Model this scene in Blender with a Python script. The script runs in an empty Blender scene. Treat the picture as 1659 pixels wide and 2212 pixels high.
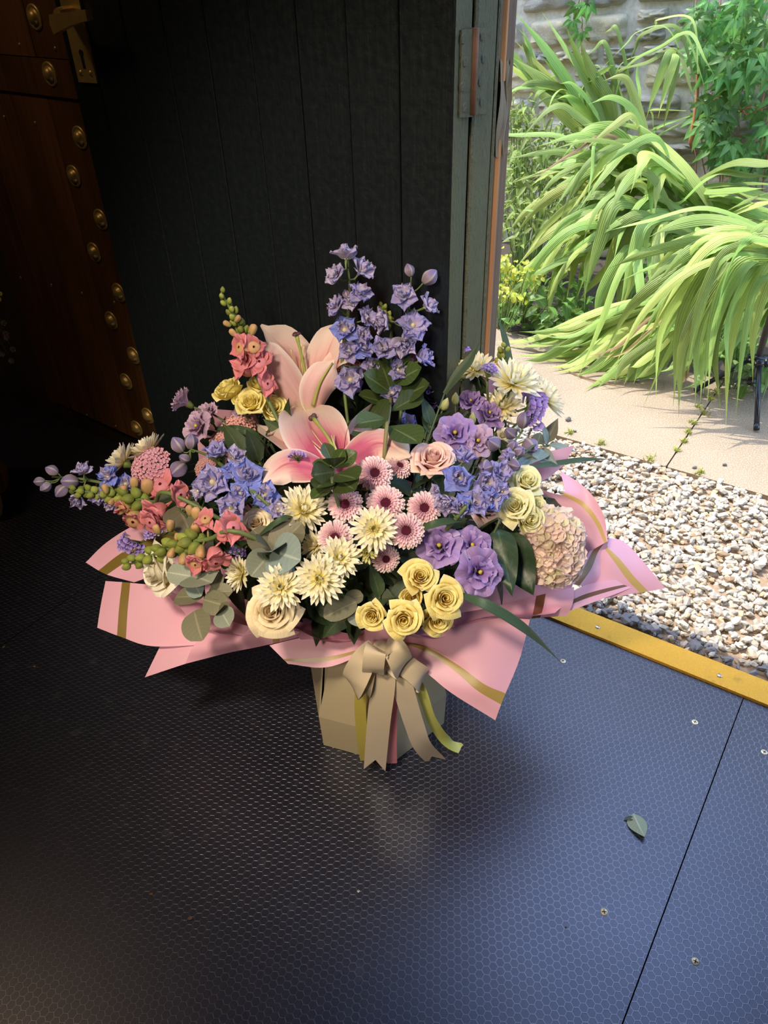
import bpy, math, random
from mathutils import Vector as V, Matrix, Quaternion
rnd = random.Random(7)
S = bpy.context.scene
COL = S.collection
PI = math.pi

# ------------------------------------------------------------------ camera
FW, FH, FPX = 1659.0, 2212.0, 1661.0
PITCH, ROLL, CH = math.radians(36.5), math.radians(-1.9), 1.07
CAM = V((0, 0, CH))
fw = V((0, math.cos(PITCH), -math.sin(PITCH)))
r0 = V((1, 0, 0)); u0 = r0.cross(fw)
cr = r0 * math.cos(ROLL) + u0 * math.sin(ROLL)
cu = -r0 * math.sin(ROLL) + u0 * math.cos(ROLL)
cd = bpy.data.cameras.new('camera'); cam = bpy.data.objects.new('camera', cd); COL.objects.link(cam)
cam.matrix_world = Matrix(((cr.x, cu.x, -fw.x, 0), (cr.y, cu.y, -fw.y, 0), (cr.z, cu.z, -fw.z, CH), (0, 0, 0, 1)))
cd.sensor_fit = 'HORIZONTAL'; cd.sensor_width = 36.0; cd.lens = 36.0 * FPX / FW
cd.clip_start = 0.02; cd.clip_end = 100
S.camera = cam

# ------------------------------------------------------------------ directions of the place
w = V((-0.82, 0.572, 0)).normalized()      # along the doorway wall, to the left
n = V((w.y, -w.x, 0))                      # out of the door into the garden
S0 = V((0.306, 1.083, 0))                  # inner edge of the yellow strip
wd = V((-0.868, 0.497, 0)).normalized()    # along the opened door leaf
nd = V((wd.y, -wd.x, 0))

# ------------------------------------------------------------------ sky, sun, lamps, exposure
SUN_EL = math.radians(61)
world = bpy.data.worlds.new('world'); S.world = world; world.use_nodes = True
wn = world.node_tree; wn.nodes.clear()
sky = wn.nodes.new('ShaderNodeTexSky'); sky.sky_type = 'NISHITA'; sky.sun_disc = False
sky.sun_elevation = SUN_EL; sky.sun_rotation = math.radians(-55); sky.air_density = 1.0; sky.dust_density = 1.0; sky.ozone_density = 1.0
bg = wn.nodes.new('ShaderNodeBackground'); wo = wn.nodes.new('ShaderNodeOutputWorld')
bg.inputs['Strength'].default_value = 0.68
wn.links.new(sky.outputs[0], bg.inputs[0]); wn.links.new(bg.outputs[0], wo.inputs[0])

def lamp(name, kind, loc, power, col, size=0.2, aim=None, **k):
    l = bpy.data.lights.new(name, kind); l.energy = power; l.color = col
    if kind == 'AREA': l.shape = 'DISK'; l.size = size
    elif kind == 'POINT': l.shadow_soft_size = size
    for a, b in k.items(): setattr(l, a, b)
    o = bpy.data.objects.new(name, l); COL.objects.link(o); o.location = loc
    if aim is not None: o.rotation_euler = V(aim).to_track_quat('-Z', 'Y').to_euler()
    return o
sd = -w * math.cos(SUN_EL) + n * 0.008 - V((0, 0, math.sin(SUN_EL)))
lamp('sun', 'SUN', (0, 0, 5), 3.4, (1.0, 0.95, 0.86), aim=sd, angle=math.radians(0.55))
lamp('ceiling_lamp_left', 'AREA', (-1.45, 1.0, 2.2), 2.3, (1.0, 0.70, 0.40), 0.3, aim=(0.1, 0.1, -1))
lamp('shaped_warm_spot', 'SPOT', (-0.5, -0.2, 2.1), 84.0, (1.0, 0.82, 0.60), 0.12, aim=V((-0.06, 0.98, 0.42)) - V((-0.5, -0.2, 2.1)), spot_size=math.radians(39), spot_blend=0.55, shadow_soft_size=0.12)  # unseen warm room lamp, made a narrow spot to keep the floor dark
lamp('added_front_fill', 'SPOT', (-0.6, -0.6, 1.55), 36.0, (1.0, 0.84, 0.64), 0.15, aim=V((-0.06, 0.98, 0.46)) - V((-0.6, -0.6, 1.55)), spot_size=math.radians(33), spot_blend=0.7, shadow_soft_size=0.15)  # extra spot added as fill on the front of the bouquet
po = lamp('doorway_portal', 'AREA', S0 + n * 0.12 - w * 0.33 + V((0, 0, 0.95)), 1, (1, 1, 1), aim=-n)
po.data.shape = 'RECTANGLE'; po.data.size = 1.1; po.data.size_y = 1.95; po.data.cycles.is_portal = True
S.view_settings.view_transform = 'Standard'; S.view_settings.look = 'None'
S.view_settings.exposure = 0.9; S.view_settings.gamma = 1.0; S.view_settings.use_curve_mapping = False

# ------------------------------------------------------------------ points from pixels
def ray(px, py): return fw + cr * ((px - FW / 2) / FPX) - cu * ((py - FH / 2) / FPX)
def PZ(px, py, z=0.0):
    d = ray(px, py); return CAM + d * ((z - CH) / d.z)
def ON(px, py, p0, nn):
    d = ray(px, py); return CAM + d * ((p0 - CAM).dot(nn) / d.dot(nn))
def PN(px, py, dist): return ON(px, py, S0 + n * dist, n)      # on the plane `dist` metres outside the strip
def PY(px, py, y): return ON(px, py, V((0, y, 0)), V((0, 1, 0)))
EC, ER = V((-0.02, 0.98, 0.15)), V((0.46, 0.34, 0.33))          # the dome of the bouquet
def HIT(px, py, out=0.0):
    """a point on the bouquet's dome, `out` metres nearer the camera"""
    d0 = ray(px, py); d = V((d0.x / ER.x, d0.y / ER.y, d0.z / ER.z)); o = CAM - EC; o = V((o.x / ER.x, o.y / ER.y, o.z / ER.z))
    a, b, c = d.dot(d), 2 * o.dot(d), o.dot(o) - 1
    t = (-b - math.sqrt(max(b * b - 4 * a * c, 0))) / 2 / a
    return CAM + d0 * (t - out / d0.length)
def SC(p): return (p - CAM).dot(fw) / FPX                        # metres per pixel at p
def CF(a, b, c): return (cr * a + cu * b - fw * c).normalized()  # right, up, towards the camera

# ------------------------------------------------------------------ geometry
def lerp(a, b, t): return a + (b - a) * t
def sst(a, b, x):
    t = min(max((x - a) / (b - a), 0), 1); return t * t * (3 - 2 * t)
def crom(P, k):
    """Catmull-Rom through P (vectors), k samples per span"""
    if len(P) == 2: return [P[0].lerp(P[1], i / k) for i in range(k + 1)]
    Q = [P[0] * 2 - P[1]] + list(P) + [P[-1] * 2 - P[-2]]; out = []
    for i in range(1, len(Q) - 2):
        a, b, c, d = Q[i - 1:i + 3]
        for j in range(k):
            t = j / k
            out.append(0.5 * ((2 * b) + (c - a) * t + (2 * a - 5 * b + 4 * c - d) * t * t + (3 * b - a - 3 * c + d) * t ** 3))
    out.append(P[-1].copy()); return out

class G:
    def __init__(s): s.v = []; s.f = []; s.uv = []; s.m = []
    def grid(s, fn, nu, nv, m=0):
        b = len(s.v)
        for j in range(nv + 1):
            for i in range(nu + 1):
                s.v.append(V(fn(i / nu, j / nv))); s.uv.append((i / nu, j / nv))
        for j in range(nv):
            for i in range(nu):
                a = b + j * (nu + 1) + i
                s.f.append((a, a + 1, a + nu + 2, a + nu + 1)); s.m.append(m)
        return s
    def tube(s, pts, rads, k=6, m=0, cap=True):
        b = len(s.v); up = V((0.13, 0.31, 1)); N = len(pts)
        if not hasattr(rads, '__len__'): rads = [rads] * N
        side = None
        for i, p in enumerate(pts):
            t = (pts[min(i + 1, N - 1)] - pts[max(i - 1, 0)]).normalized()
            if side is None: side = t.cross(up).normalized() if abs(t.dot(up)) < 0.99 * up.length else t.cross(V((1, 0, 0))).normalized()
            side = (side - t * side.dot(t)).normalized(); q = t.cross(side)
            for j in range(k):
                a = 2 * PI * j / k
                s.v.append(p + (side * math.cos(a) + q * math.sin(a)) * rads[i]); s.uv.append((j / k, i / max(N - 1, 1)))
        for i in range(N - 1):
            for j in range(k):
                s.f.append((b + i * k + j, b + i * k + (j + 1) % k, b + (i + 1) * k + (j + 1) % k, b + (i + 1) * k + j)); s.m.append(m)
        if cap:
            s.f.append(tuple(b + j for j in range(k - 1, -1, -1))); s.m.append(m)
            s.f.append(tuple(b + (N - 1) * k + j for j in range(k))); s.m.append(m)
        return s
    def lathe(s, prof, k=16, M=None, m=0):
        M = M or Matrix()
        b = len(s.v); N = len(prof)
        for i, (r, z) in enumerate(prof):
            for j in range(k):
                a = 2 * PI * j / k
                s.v.append(M @ V((r * math.cos(a), r * math.sin(a), z))); s.uv.append((j / k, i / (N - 1)))
        for i in range(N - 1):
            for j in range(k):
                s.f.append((b + i * k + j, b + i * k + (j + 1) % k, b + (i + 1) * k + (j + 1) % k, b + (i + 1) * k + j)); s.m.append(m)
        return s
    def box(s, o, ax, ay, az, m=0, bev=0.0):
        """box with a corner at o and edge vectors ax, ay, az; bev > 0 rounds the az-parallel edges of the ax/ay section"""
        b = len(s.v)
        if bev:
            lx, ly = ax.length, ay.length; bx, by = bev / lx, bev / ly
            sec = [(bx, 0), (1 - bx, 0), (1, by), (1, 1 - by), (1 - bx, 1), (bx, 1), (0, 1 - by), (0, by)]
        else: sec = [(0, 0), (1, 0), (1, 1), (0, 1)]
        k = len(sec)
        for h in (0, 1):
            for x, y in sec: s.v.append(o + ax * x + ay * y + az * h); s.uv.append((x, h))
        for j in range(k): s.f.append((b + j, b + (j + 1) % k, b + k + (j + 1) % k, b + k + j)); s.m.append(m)
        s.f.append(tuple(b + j for j in range(k - 1, -1, -1))); s.f.append(tuple(b + k + j for j in range(k))); s.m += [m, m]
        if ax.cross(ay).dot(az) < 0:
            for q in range(len(s.f) - k - 2, len(s.f)): s.f[q] = s.f[q][::-1]
        return s
    def add(s, g, M=None, m=None):
        b = len(s.v)
        s.v += [(M @ p if M is not None else p.copy()) for p in g.v]; s.uv += g.uv
        s.f += [tuple(i + b for i in f) for f in g.f]; s.m += (g.m if m is None else [m] * len(g.f))
        return s
    def mesh(s, name, mats, smooth=True):
        me = bpy.data.meshes.new(name)
        me.from_pydata([tuple(p) for p in s.v], [], s.f)
        for q in (mats if isinstance(mats, (list, tuple)) else [mats]): me.materials.append(q)
        me.polygons.foreach_set('material_index', s.m)
        if smooth: me.polygons.foreach_set('use_smooth', [True] * len(me.polygons))
        ul = me.uv_layers.new(name='UVMap'); li = [0] * len(me.loops); me.loops.foreach_get('vertex_index', li)
        fl = []
        for i in li: fl += s.uv[i]
        ul.data.foreach_set('uv', fl); me.update()
        return me

def link(name, me, parent=None, M=None):
    o = bpy.data.objects.new(name, me); COL.objects.link(o)
    if parent is not None: o.parent = parent
    if M is not None: o.matrix_basis = M
    return o
def tag(o, label=None, cat=None, group=None, kind=None):
    if label: o['label'] = label
    if cat: o['category'] = cat
    if group: o['group'] = group
    if kind: o['kind'] = kind
    return o
def thing(name, label, cat, M=None, group=None, kind=None):
    o = bpy.data.objects.new(name, None); COL.objects.link(o); o.empty_display_size = 0.02
    if M is not None: o.matrix_basis = M if isinstance(M, Matrix) else Matrix.Translation(M)
    return tag(o, label, cat, group, kind)
def frame(p, z, spin=0.0, sc=1.0):
    """matrix at p whose Z axis is z"""
    q = V(z).normalized().to_track_quat('Z', 'Y')
    return Matrix.Translation(p) @ q.to_matrix().to_4x4() @ Matrix.Rotation(spin, 4, 'Z') @ Matrix.Scale(sc, 4)

# ------------------------------------------------------------------ materials
class NT:
    def __init__(s, name):
        s.mat = bpy.data.materials.new(name); s.mat.use_nodes = True; s.t = s.mat.node_tree; s.t.nodes.clear()
        s.out = s.t.nodes.new('ShaderNodeOutputMaterial')
    def n(s, typ, ins=None, **props):
        q = s.t.nodes.new('ShaderNode' + typ)
        for k, v in props.items(): setattr(q, k, v)
        for k, v in (ins or {}).items(): s.set(q.inputs[k], v)
        return q
    def set(s, sock, v):
        if isinstance(v, bpy.types.NodeSocket): s.t.links.new(v, sock)
        elif isinstance(v, (tuple, list)) and len(v) == 3 and sock.type == 'RGBA': sock.default_value = (*v, 1)
        else: sock.default_value = v
    def math(s, op, a, b=0.0, c=0.0):
        return s.n('Math', {0: a, 1: b, 2: c}, operation=op).outputs[0]
    def ramp(s, fac, stops, interp='LINEAR'):
        q = s.n('ValToRGB', {0: fac}); e = q.color_ramp; e.interpolation = interp
        while len(e.elements) < len(stops): e.elements.new(0.5)
        for el, (p, c) in zip(e.elements, stops):
            el.position = p; el.color = (*c, 1) if hasattr(c, '__len__') else (c, c, c, 1)
        return q.outputs[0]
    def mix(s, fac, a, b, blend='MIX'):
        q = s.n('Mix', data_type='RGBA', blend_type=blend); s.set(q.inputs[0], fac); s.set(q.inputs[6], a); s.set(q.inputs[7], b)
        return q.outputs[2]
    def mapr(s, v, a, b, c=0.0, d=1.0): return s.n('MapRange', {0: v, 1: a, 2: b, 3: c, 4: d}, interpolation_type='SMOOTHSTEP').outputs[0]
    def uv(s):
        q = s.n('SeparateXYZ', {0: s.n('UVMap').outputs[0]}); return q.outputs[0], q.outputs[1]
    def coord(s, which='Object', scale=(1, 1, 1), rot=(0, 0, 0)):
        return s.n('Mapping', {0: s.n('TexCoord').outputs[which], 2: rot, 3: scale}).outputs[0]
    def noise(s, vec, scale=5.0, detail=3.0, rough=0.55): return s.n('TexNoise', {'Vector': vec, 'Scale': scale, 'Detail': detail, 'Roughness': rough}).outputs[0]
    def rand(s): return s.n('ObjectInfo').outputs['Random']
    def hsv(s, col, val=1.0, sat=1.0, hue=0.5): return s.n('HueSaturation', {0: hue, 1: sat, 2: val, 4: col}).outputs[0]
    def bump(s, h, strength=0.3, dist=0.002): return s.n('Bump', {'Height': h, 'Strength': strength, 'Distance': dist}).outputs[0]
    def done(s, col, rough=0.5, metal=0.0, spec=0.5, normal=None, trans=0.0, tcol=None, coat=0.0, sheen=0.0, stint=(1, 1, 1, 1)):
        b = s.n('BsdfPrincipled', {'Base Color': col, 'Roughness': rough, 'Metallic': metal, 'Specular IOR Level': spec, 'Coat Weight': coat, 'Coat Roughness': 0.25, 'Specular Tint': stint, 'Sheen Weight': sheen})
        if normal is not None: s.set(b.inputs['Normal'], normal)
        o = b.outputs[0]
        if trans:
            tr = s.n('BsdfTranslucent', {0: tcol if tcol is not None else col}); o = s.n('MixShader', {0: trans, 1: o, 2: tr.outputs[0]}).outputs[0]
        s.t.links.new(o, s.out.inputs[0]); return s.mat

def petal_mat(name, stops, trans=0.3, rough=0.55, edge=None, edge_at=0.75, streak=0.2, var=0.12, sfreq=26, spec=0.3):
    t = NT(name); u, v = t.uv(); c = t.ramp(v, stops)
    e = t.math('ABSOLUTE', t.math('SUBTRACT', t.math('MULTIPLY', u, 2.0), 1.0))
    if edge: c = t.mix(t.mapr(e, edge_at, 1.0), c, edge)
    vec = t.n('CombineXYZ', {0: t.math('MULTIPLY', u, sfreq), 1: t.math('MULTIPLY', v, 2.5), 2: t.math('MULTIPLY', t.rand(), 40)}).outputs[0]
    f = t.math('SUBTRACT', t.noise(vec, 1.0, 2.0), 0.5); r = t.math('SUBTRACT', t.rand(), 0.5)
    val = t.math('ADD', t.math('MULTIPLY_ADD', f, streak * 2, 1.0), t.math('MULTIPLY', r, var * 2))
    c = t.hsv(c, val)
    return t.done(c, rough, spec=spec, trans=trans, normal=t.bump(f, 0.25, 0.001))
def leaf_mat(name, col, vein=None, trans=0.2, rough=0.4, var=0.25, pleat=0.0, spot=None, spec=0.4):
    t = NT(name); u, v = t.uv(); c = col
    e = t.math('ABSOLUTE', t.math('SUBTRACT', t.math('MULTIPLY', u, 2.0), 1.0))
    nz = t.noise(t.coord('Object', (1, 1, 1)), 60, 3)
    c = t.mix(t.math('MULTIPLY', nz, 0.5), c, spot or tuple(q * 0.7 for q in col))
    if vein:
        c = t.mix(t.mapr(e, 0.10, 0.02), c, vein)
        wv = t.math('SINE', t.math('MULTIPLY', t.math('SUBTRACT', v, t.math('MULTIPLY', e, 0.25)), 48.0))
        c = t.mix(t.math('MULTIPLY', t.mapr(wv, 0.75, 1.0), 0.25), c, vein)
    h = nz
    if pleat: 
        h = t.math('SINE', t.math('MULTIPLY', u, pleat)); c = t.mix(t.math('MULTIPLY_ADD', h, 0.22, 0.22), c, tuple(min(1, q * 1.6) for q in col))
    c = t.hsv(c, t.math('MULTIPLY_ADD', t.math('SUBTRACT', t.rand(), 0.5), var * 2, 1.0), hue=t.math('MULTIPLY_ADD', t.math('SUBTRACT', t.rand(), 0.5), 0.03, 0.5))
    return t.done(c, rough, spec=spec, trans=trans, normal=t.bump(h, 0.3, 0.002))
def plain(name, col, rough=0.5, metal=0.0, nscale=30, namt=0.25, bump=0.1, spec=0.5, var=0.0, trans=0.0, stretch=(1, 1, 1)):
    t = NT(name); nz = t.noise(t.coord('Object', stretch), nscale, 4)
    c = t.mix(nz, tuple(q * (1 - namt) for q in col), tuple(min(1, q * (1 + namt)) for q in col))
    if var: c = t.hsv(c, t.math('MULTIPLY_ADD', t.math('SUBTRACT', t.rand(), 0.5), var * 2, 1.0))
    return t.done(c, rough, metal, spec, t.bump(nz, bump, 0.002), trans)
def wood(name, a, b, rough=0.55, gs=30, bump=0.35, spec=0.4, var=0.2):
    """grain along the object's Z"""
    t = NT(name); p = t.n('VectorMath', {0: t.n('TexCoord').outputs['Object'], 1: t.n('CombineXYZ', {0: t.math('MULTIPLY', t.rand(), 9.0), 1: 0.0, 2: t.math('MULTIPLY', t.rand(), 7.0)}).outputs[0]}).outputs[0]
    big = t.noise(t.n('Mapping', {0: p, 3: (5, 5, 1.1)}).outputs[0], 1.2, 4); fine = t.noise(t.n('Mapping', {0: p, 3: (gs * 4, gs * 4, gs * 0.12)}).outputs[0], 1.0, 4)
    c = t.mix(t.mapr(big, 0.3, 0.75), a, b); c = t.mix(t.math('MULTIPLY', t.mapr(fine, 0.45, 0.75), 0.55), c, tuple(q * 0.4 for q in a))
    c = t.hsv(c, t.math('MULTIPLY_ADD', t.math('SUBTRACT', t.rand(), 0.5), var * 2, 1.0))
    return t.done(c, rough, spec=spec, normal=t.bump(fine, bump, 0.002))

# ================================================================== LARGE STRUCTURE
def struct(name, me=None, M=None): return tag(link(name, me, None, M), kind='structure')
def WN(s, d, z=0.0): return S0 + w * s + n * d + V((0, 0, z))     # s along the wall to the left, d outwards
RW = Matrix(((-w.x, n.x, 0, 0), (-w.y, n.y, 0, 0), (0, 0, 1, 0), (0, 0, 0, 1)))   # local x: right along the wall, y: out
def wbox(s0, s1, d0, d1, z0, z1, bev=0.0, m=0, g=None):
    return (g or G()).box(WN(s0, d0, z0), w * (s1 - s0), n * (d1 - d0), V((0, 0, z1 - z0)), m, bev)

def floor_mat():
    t = NT('hexagon_floor_film'); p = t.coord('Object', (95, 95, 0))
    r, h = (1, 1.7320508, 1), (0.5, 0.8660254, 0)
    def vm(op, a, b=(0, 0, 0), c=(0, 0, 0)):
        q = t.n('VectorMath', {0: a, 1: b}, operation=op)
        if op == 'WRAP': t.set(q.inputs[2], c)
        return q
    a = vm('SUBTRACT', vm('WRAP', p, r, (0, 0, 0)).outputs[0], h).outputs[0]
    b = vm('SUBTRACT', vm('WRAP', vm('SUBTRACT', p, h).outputs[0], r, (0, 0, 0)).outputs[0], h).outputs[0]
    def flat(x): return vm('MULTIPLY', x, (1, 1, 0)).outputs[0]
    a, b = flat(a), flat(b)
    la, lb = vm('LENGTH', a).outputs['Value'], vm('LENGTH', b).outputs['Value']
    gv = vm('ABSOLUTE', t.n('Mix', {0: t.math('LESS_THAN', lb, la), 4: a, 5: b}, data_type='VECTOR').outputs[1]).outputs[0]
    x = t.n('SeparateXYZ', {0: gv}).outputs[0]
    d = t.math('MAXIMUM', x, vm('DOT_PRODUCT', gv, (0.5, 0.8660254, 0)).outputs['Value'])
    line = t.mapr(d, 0.425, 0.47)
    o = t.coord('Object'); big = t.noise(o, 6, 3); fine = t.noise(o, 1400, 2); mid = t.noise(o, 40, 4)
    c = t.mix(line, (0.009, 0.010, 0.017), (0.020, 0.022, 0.036))
    c = t.mix(t.math('MULTIPLY', t.mapr(mid, 0.55, 0.8), 0.25), c, (0.09, 0.09, 0.09))
    c = t.hsv(c, t.math('MULTIPLY_ADD', fine, 0.5, 0.75))
    rough = t.math('ADD', t.math('MULTIPLY_ADD', big, 0.10, 0.30), t.math('MULTIPLY', line, -0.05))
    hgt = t.math('ADD', line, t.math('MULTIPLY', fine, 0.35))
    return t.done(c, rough, spec=t.math('MULTIPLY_ADD', line, 0.25, 0.75), stint=t.mix(line, (1.1, 1.13, 1.4), (1.6, 1.65, 2.05)), coat=t.math('MULTIPLY_ADD', line, 0.3, 0.1), normal=t.bump(hgt, 0.5, 0.0006))
M_floor = floor_mat()
M_dark = plain('dark_gap', (0.01, 0.01, 0.01), 0.9)
M_wallin = wood('dark_interior_boards', (0.030, 0.020, 0.014), (0.045, 0.03, 0.02), 0.6)
M_ceil = plain('dark_ceiling', (0.09, 0.075, 0.06), 0.8)
M_ext = plain('exterior_render', (0.35, 0.33, 0.30), 0.9)
M_screw = plain('zinc_screw', (0.85, 0.74, 0.50), 0.35, 0.35)
M_screwdark = plain('screw_recess', (0.04, 0.03, 0.025), 0.6)

def az_hit(px, py, p0, dr):
    """where the upright plane through the camera and this pixel meets the ground line p0 + s*dr"""
    d = ray(px, py); q = p0 - CAM; den = d.x * -dr.y + dr.x * d.y
    s = (d.x * q.y - d.y * q.x) / (d.y * dr.x - d.x * dr.y); p = p0 + dr * s
    return V((p.x, p.y, 0))
A = az_hit(984, 0, S0 - n * 0.082, w)
sA = (A - S0).dot(w)

# floor: plywood sheets, with a seam
fl = struct('floor')
seam = ((PZ(1575, 1590) + PZ(1345, 2212)) / 2 - S0).dot(w)
def sheet(s0, s1, d0, d1):
    g = G().box(V((0, 0, -0.018)), V((s1 - s0, 0, 0)), V((0, d1 - d0, 0)), V((0, 0, 0.018)))
    o = link('floor_sheet', g.mesh('floor_sheet', M_floor, False), fl, Matrix.Translation(WN(s1, d0)) @ RW)
    return o
for s0, s1 in ((seam - 1.22, seam - 0.0009), (seam + 0.0009, seam + 1.22), (seam + 1.222, seam + 2.44), (seam + 2.442, seam + 3.66)):
    sheet(s0, s1, -2.44, 0.0); sheet(s0, s1, -4.4, -2.442)
g = G().box(WN(-1.6, -4.5, -0.05), w * 5.4, n * 4.45, V((0, 0, 0.025))); link('floor_underlay', g.mesh('floor_underlay', M_dark, False), fl)
def screw_mesh(r):
    g = G().lathe([(0, -0.0005), (r, -0.0005), (r, 0.0002), (r * 0.86, 0.0009), (0, 0.0010)], 18)
    for a in (0.5, 0.5 + PI / 2):
        x = V((math.cos(a), math.sin(a), 0)); y = V((-x.y, x.x, 0))
        g.box(x * -r * 0.55 - y * r * 0.13 + V((0, 0, 0.0009)), x * r * 1.1, y * r * 0.26, V((0, 0, 0.0003)), 1)
    return g.mesh('screw', [M_screw, M_screwdark])
SCREW = screw_mesh(0.0052)
for px, py in ((1305, 1970), (1502, 2077), (1501, 1560), (1651, 1625), (1216, 1428), (774, 1925)):
    sc = 0.35 if px == 774 else 1
    link('screw', SCREW, fl, Matrix.Translation(PZ(px, py, 0.0002)) @ Matrix.Rotation(rnd.random() * 3, 4, 'Z') @ Matrix.Scale(sc, 4))

# yellow grit strip on the threshold
def grit():
    t = NT('yellow_grit'); o = t.coord('Object'); f = t.noise(o, 900, 2); m = t.noise(o, 25, 3)
    c = t.mix(f, (0.46, 0.235, 0.018), (0.80, 0.46, 0.065)); c = t.mix(t.math('MULTIPLY', t.mapr(m, 0.62, 0.8), 0.6), c, (0.2, 0.13, 0.04))
    return t.done(c, 0.85, spec=0.3, normal=t.bump(f, 0.9, 0.002))
st = tag(link('trim_1', wbox(-1.2, sA - 0.0015, 0.0008, 0.055, 0.0, 0.006, 0.002).mesh('threshold_strip', grit(), False)), kind='structure')
st['label'] = 'yellow grit anti-slip strip along the threshold'
M_dome = plain('dull_zinc', (0.45, 0.40, 0.33), 0.35, 0.8)
DOME = G().lathe([(0.0046, 0), (0.0044, 0.0012), (0.003, 0.0022), (0, 0.0026)], 14).mesh('strip_screw', M_dome)
for px, py in ((1291, 1355), (1554, 1460)): link('screw', DOME, st, Matrix.Translation(PZ(px, py, 0.006)))

# room shell
WZ = 2.3
struct('wall_front', wbox(sA + 0.03, 3.3, 0.045, 0.07, -0.05, WZ).mesh('wall_front', M_wallin, False))
struct('wall_entrance', wbox(-1.9, sA - 0.87, 0.0, 0.07, -0.05, WZ).mesh('wall_entrance', M_wallin, False))
struct('trim_2', wbox(sA - 0.89, sA + 0.05, 0.0, 0.07, 1.96, WZ).mesh('lintel', M_wallin, False))
def shell(name, p, q, m):
    g = G().box(V(p), V((q[0] - p[0], 0, 0)), V((0, q[1] - p[1], 0)), V((0, 0, q[2] - p[2]))); return struct(name, g.mesh(name, m, False))
shell('wall_left', (-2.5, -2.4, -0.05), (-2.42, 3.1, WZ), M_wallin)
shell('wall_back', (-2.42, -2.4, -0.05), (1.75, -2.3, WZ), M_wallin)
shell('wall_right', (1.62, -2.3, -0.05), (1.72, 0.25, WZ), M_wallin)
g = G(); P = [WN(3.4, 0.07, WZ), WN(-1.95, 0.07, WZ), V((1.8, -2.5, WZ)), V((-2.6, -2.5, WZ))]
g.v = P + [p + V((0, 0, 0.08)) for p in P]; g.uv = [(0, 0)] * 8; g.f = [(0, 1, 2, 3), (7, 6, 5, 4)] + [(i, (i + 1) % 4 + 0, (i + 1) % 4 + 4, i + 4) for i in range(4)]; g.m = [0] * 6
struct('ceiling', g.mesh('ceiling', M_ceil, False))

# black planked door, opened flat against the wall
def paint():
    t = NT('black_green_paint'); o = t.coord('Object'); nz = t.noise(t.n('Mapping', {0: o, 3: (60, 60, 4)}).outputs[0], 1.5, 5); sp = t.noise(o, 90, 4)
    c = t.mix(nz, (0.004, 0.007, 0.009), (0.007, 0.011, 0.013)); c = t.mix(t.math('MULTIPLY', t.mapr(sp, 0.68, 0.78), 0.4), c, (0.04, 0.045, 0.04))
    return t.done(c, t.math('MULTIPLY_ADD', sp, 0.3, 0.28), spec=0.5, normal=t.bump(t.math('ADD', nz, t.math('MULTIPLY', sp, 0.7)), 0.45, 0.003))
def frame_paint():  # the door's dark green-black paint with daylight put into its colour
    t = NT('peeling_daylit_green_paint'); o = t.coord('Object'); nz = t.noise(t.n('Mapping', {0: o, 3: (1, 1, 0.5)}).outputs[0], 170, 6, 0.7); big = t.noise(o, 9, 3)
    c = t.mix(big, (0.055, 0.062, 0.030), (0.10, 0.105, 0.055)); c = t.mix(t.math('MULTIPLY', t.mapr(nz, 0.56, 0.66), 0.75), c, (0.02, 0.022, 0.014))
    return t.done(c, 0.42, spec=0.6, normal=t.bump(nz, 1.0, 0.006))
M_paint, M_frame = paint(), frame_paint()
door = struct('door_1'); PWID = 0.0792; DT = 0.052
door['label'] = 'black painted plank door folded back inside the doorway'
DX = Matrix(((wd.x, nd.x, 0, A.x), (wd.y, nd.y, 0, A.y), (0, 0, 1, 0), (0, 0, 0, 1)))   # local x along the leaf, y into it
def dbox(x0, x1, y0, y1, z0, z1, bev=0.0): return G().box(V((x0, y0, z0)), V((x1 - x0, 0, 0)), V((0, y1 - y0, 0)), V((0, 0, z1 - z0)), 0, bev)
link('stile', dbox(0, PWID - 0.0008, 0, DT, 0.012, 1.95, 0.0015).mesh('stile', M_paint, False), door, DX)
link('stile_edge', dbox(-0.0008, 0, 0.0012, DT - 0.001, 0.012, 1.95).mesh('stile_edge', M_frame, False), door, DX)  # same paint as the leaf, coloured lighter where daylight falls
pm = dbox(0, PWID - 0.0012, 0.0, 0.018, 0.012, 1.95, 0.0014).mesh('plank', M_paint, False)
for i in range(1, 9):
    ww = 1 if i < 8 else 0.75
    link('plank', pm, door, DX @ Matrix.Translation((PWID * i + 0.0004, rnd.uniform(-0.0006, 0.0006), 0)) @ Matrix.Diagonal((ww, 1, 1, 1)))
DW = PWID * 8.75
link('backing_board', dbox(PWID - 0.002, DW, 0.019, DT, 0.012, 1.95).mesh('backing_board', M_paint, False), door, DX)

# brass lock plate and lever on the free edge
M_brass = plain('aged_brass', (0.55, 0.38, 0.13), 0.42, 0.6, 40, 0.35, 0.15)
M_black = plain('keyhole_black', (0.006, 0.005, 0.004), 0.9)
def DP(px, py, off=0.0): return DX.inverted() @ ON(px, py, A - nd * off, nd)     # pixel -> door-local
q0, q1 = DP(193, 178), DP(163, 4); zt = q1.z + 0.03
px0, px1 = DP(178, 100).x, DP(202, 176).x
xc = (DP(175, 150).x + DP(200, 150).x) / 2; pw = 0.021
pl = link('lock_plate', G().box(V((xc - pw, -0.004, q0.z)), V((2 * pw, 0, 0)), V((0, 0.004, 0)), V((0, 0, zt - q0.z))).mesh('lock_plate', M_brass, False), door, DX)
kz = DP(180, 123).z
kg = G().lathe([(0, 0.0), (0.005, 0.0)], 14, Matrix.Translation((xc, -0.0043, kz + 0.006)) @ Matrix.Rotation(PI / 2, 4, 'X'))
kg.box(V((xc - 0.0028, -0.0043, kz - 0.016)), V((0.0056, 0, 0)), V((0, -0.0002, 0)), V((0, 0, 0.02)))
link('keyhole', kg.mesh('keyhole', M_black, False), pl)
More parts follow.
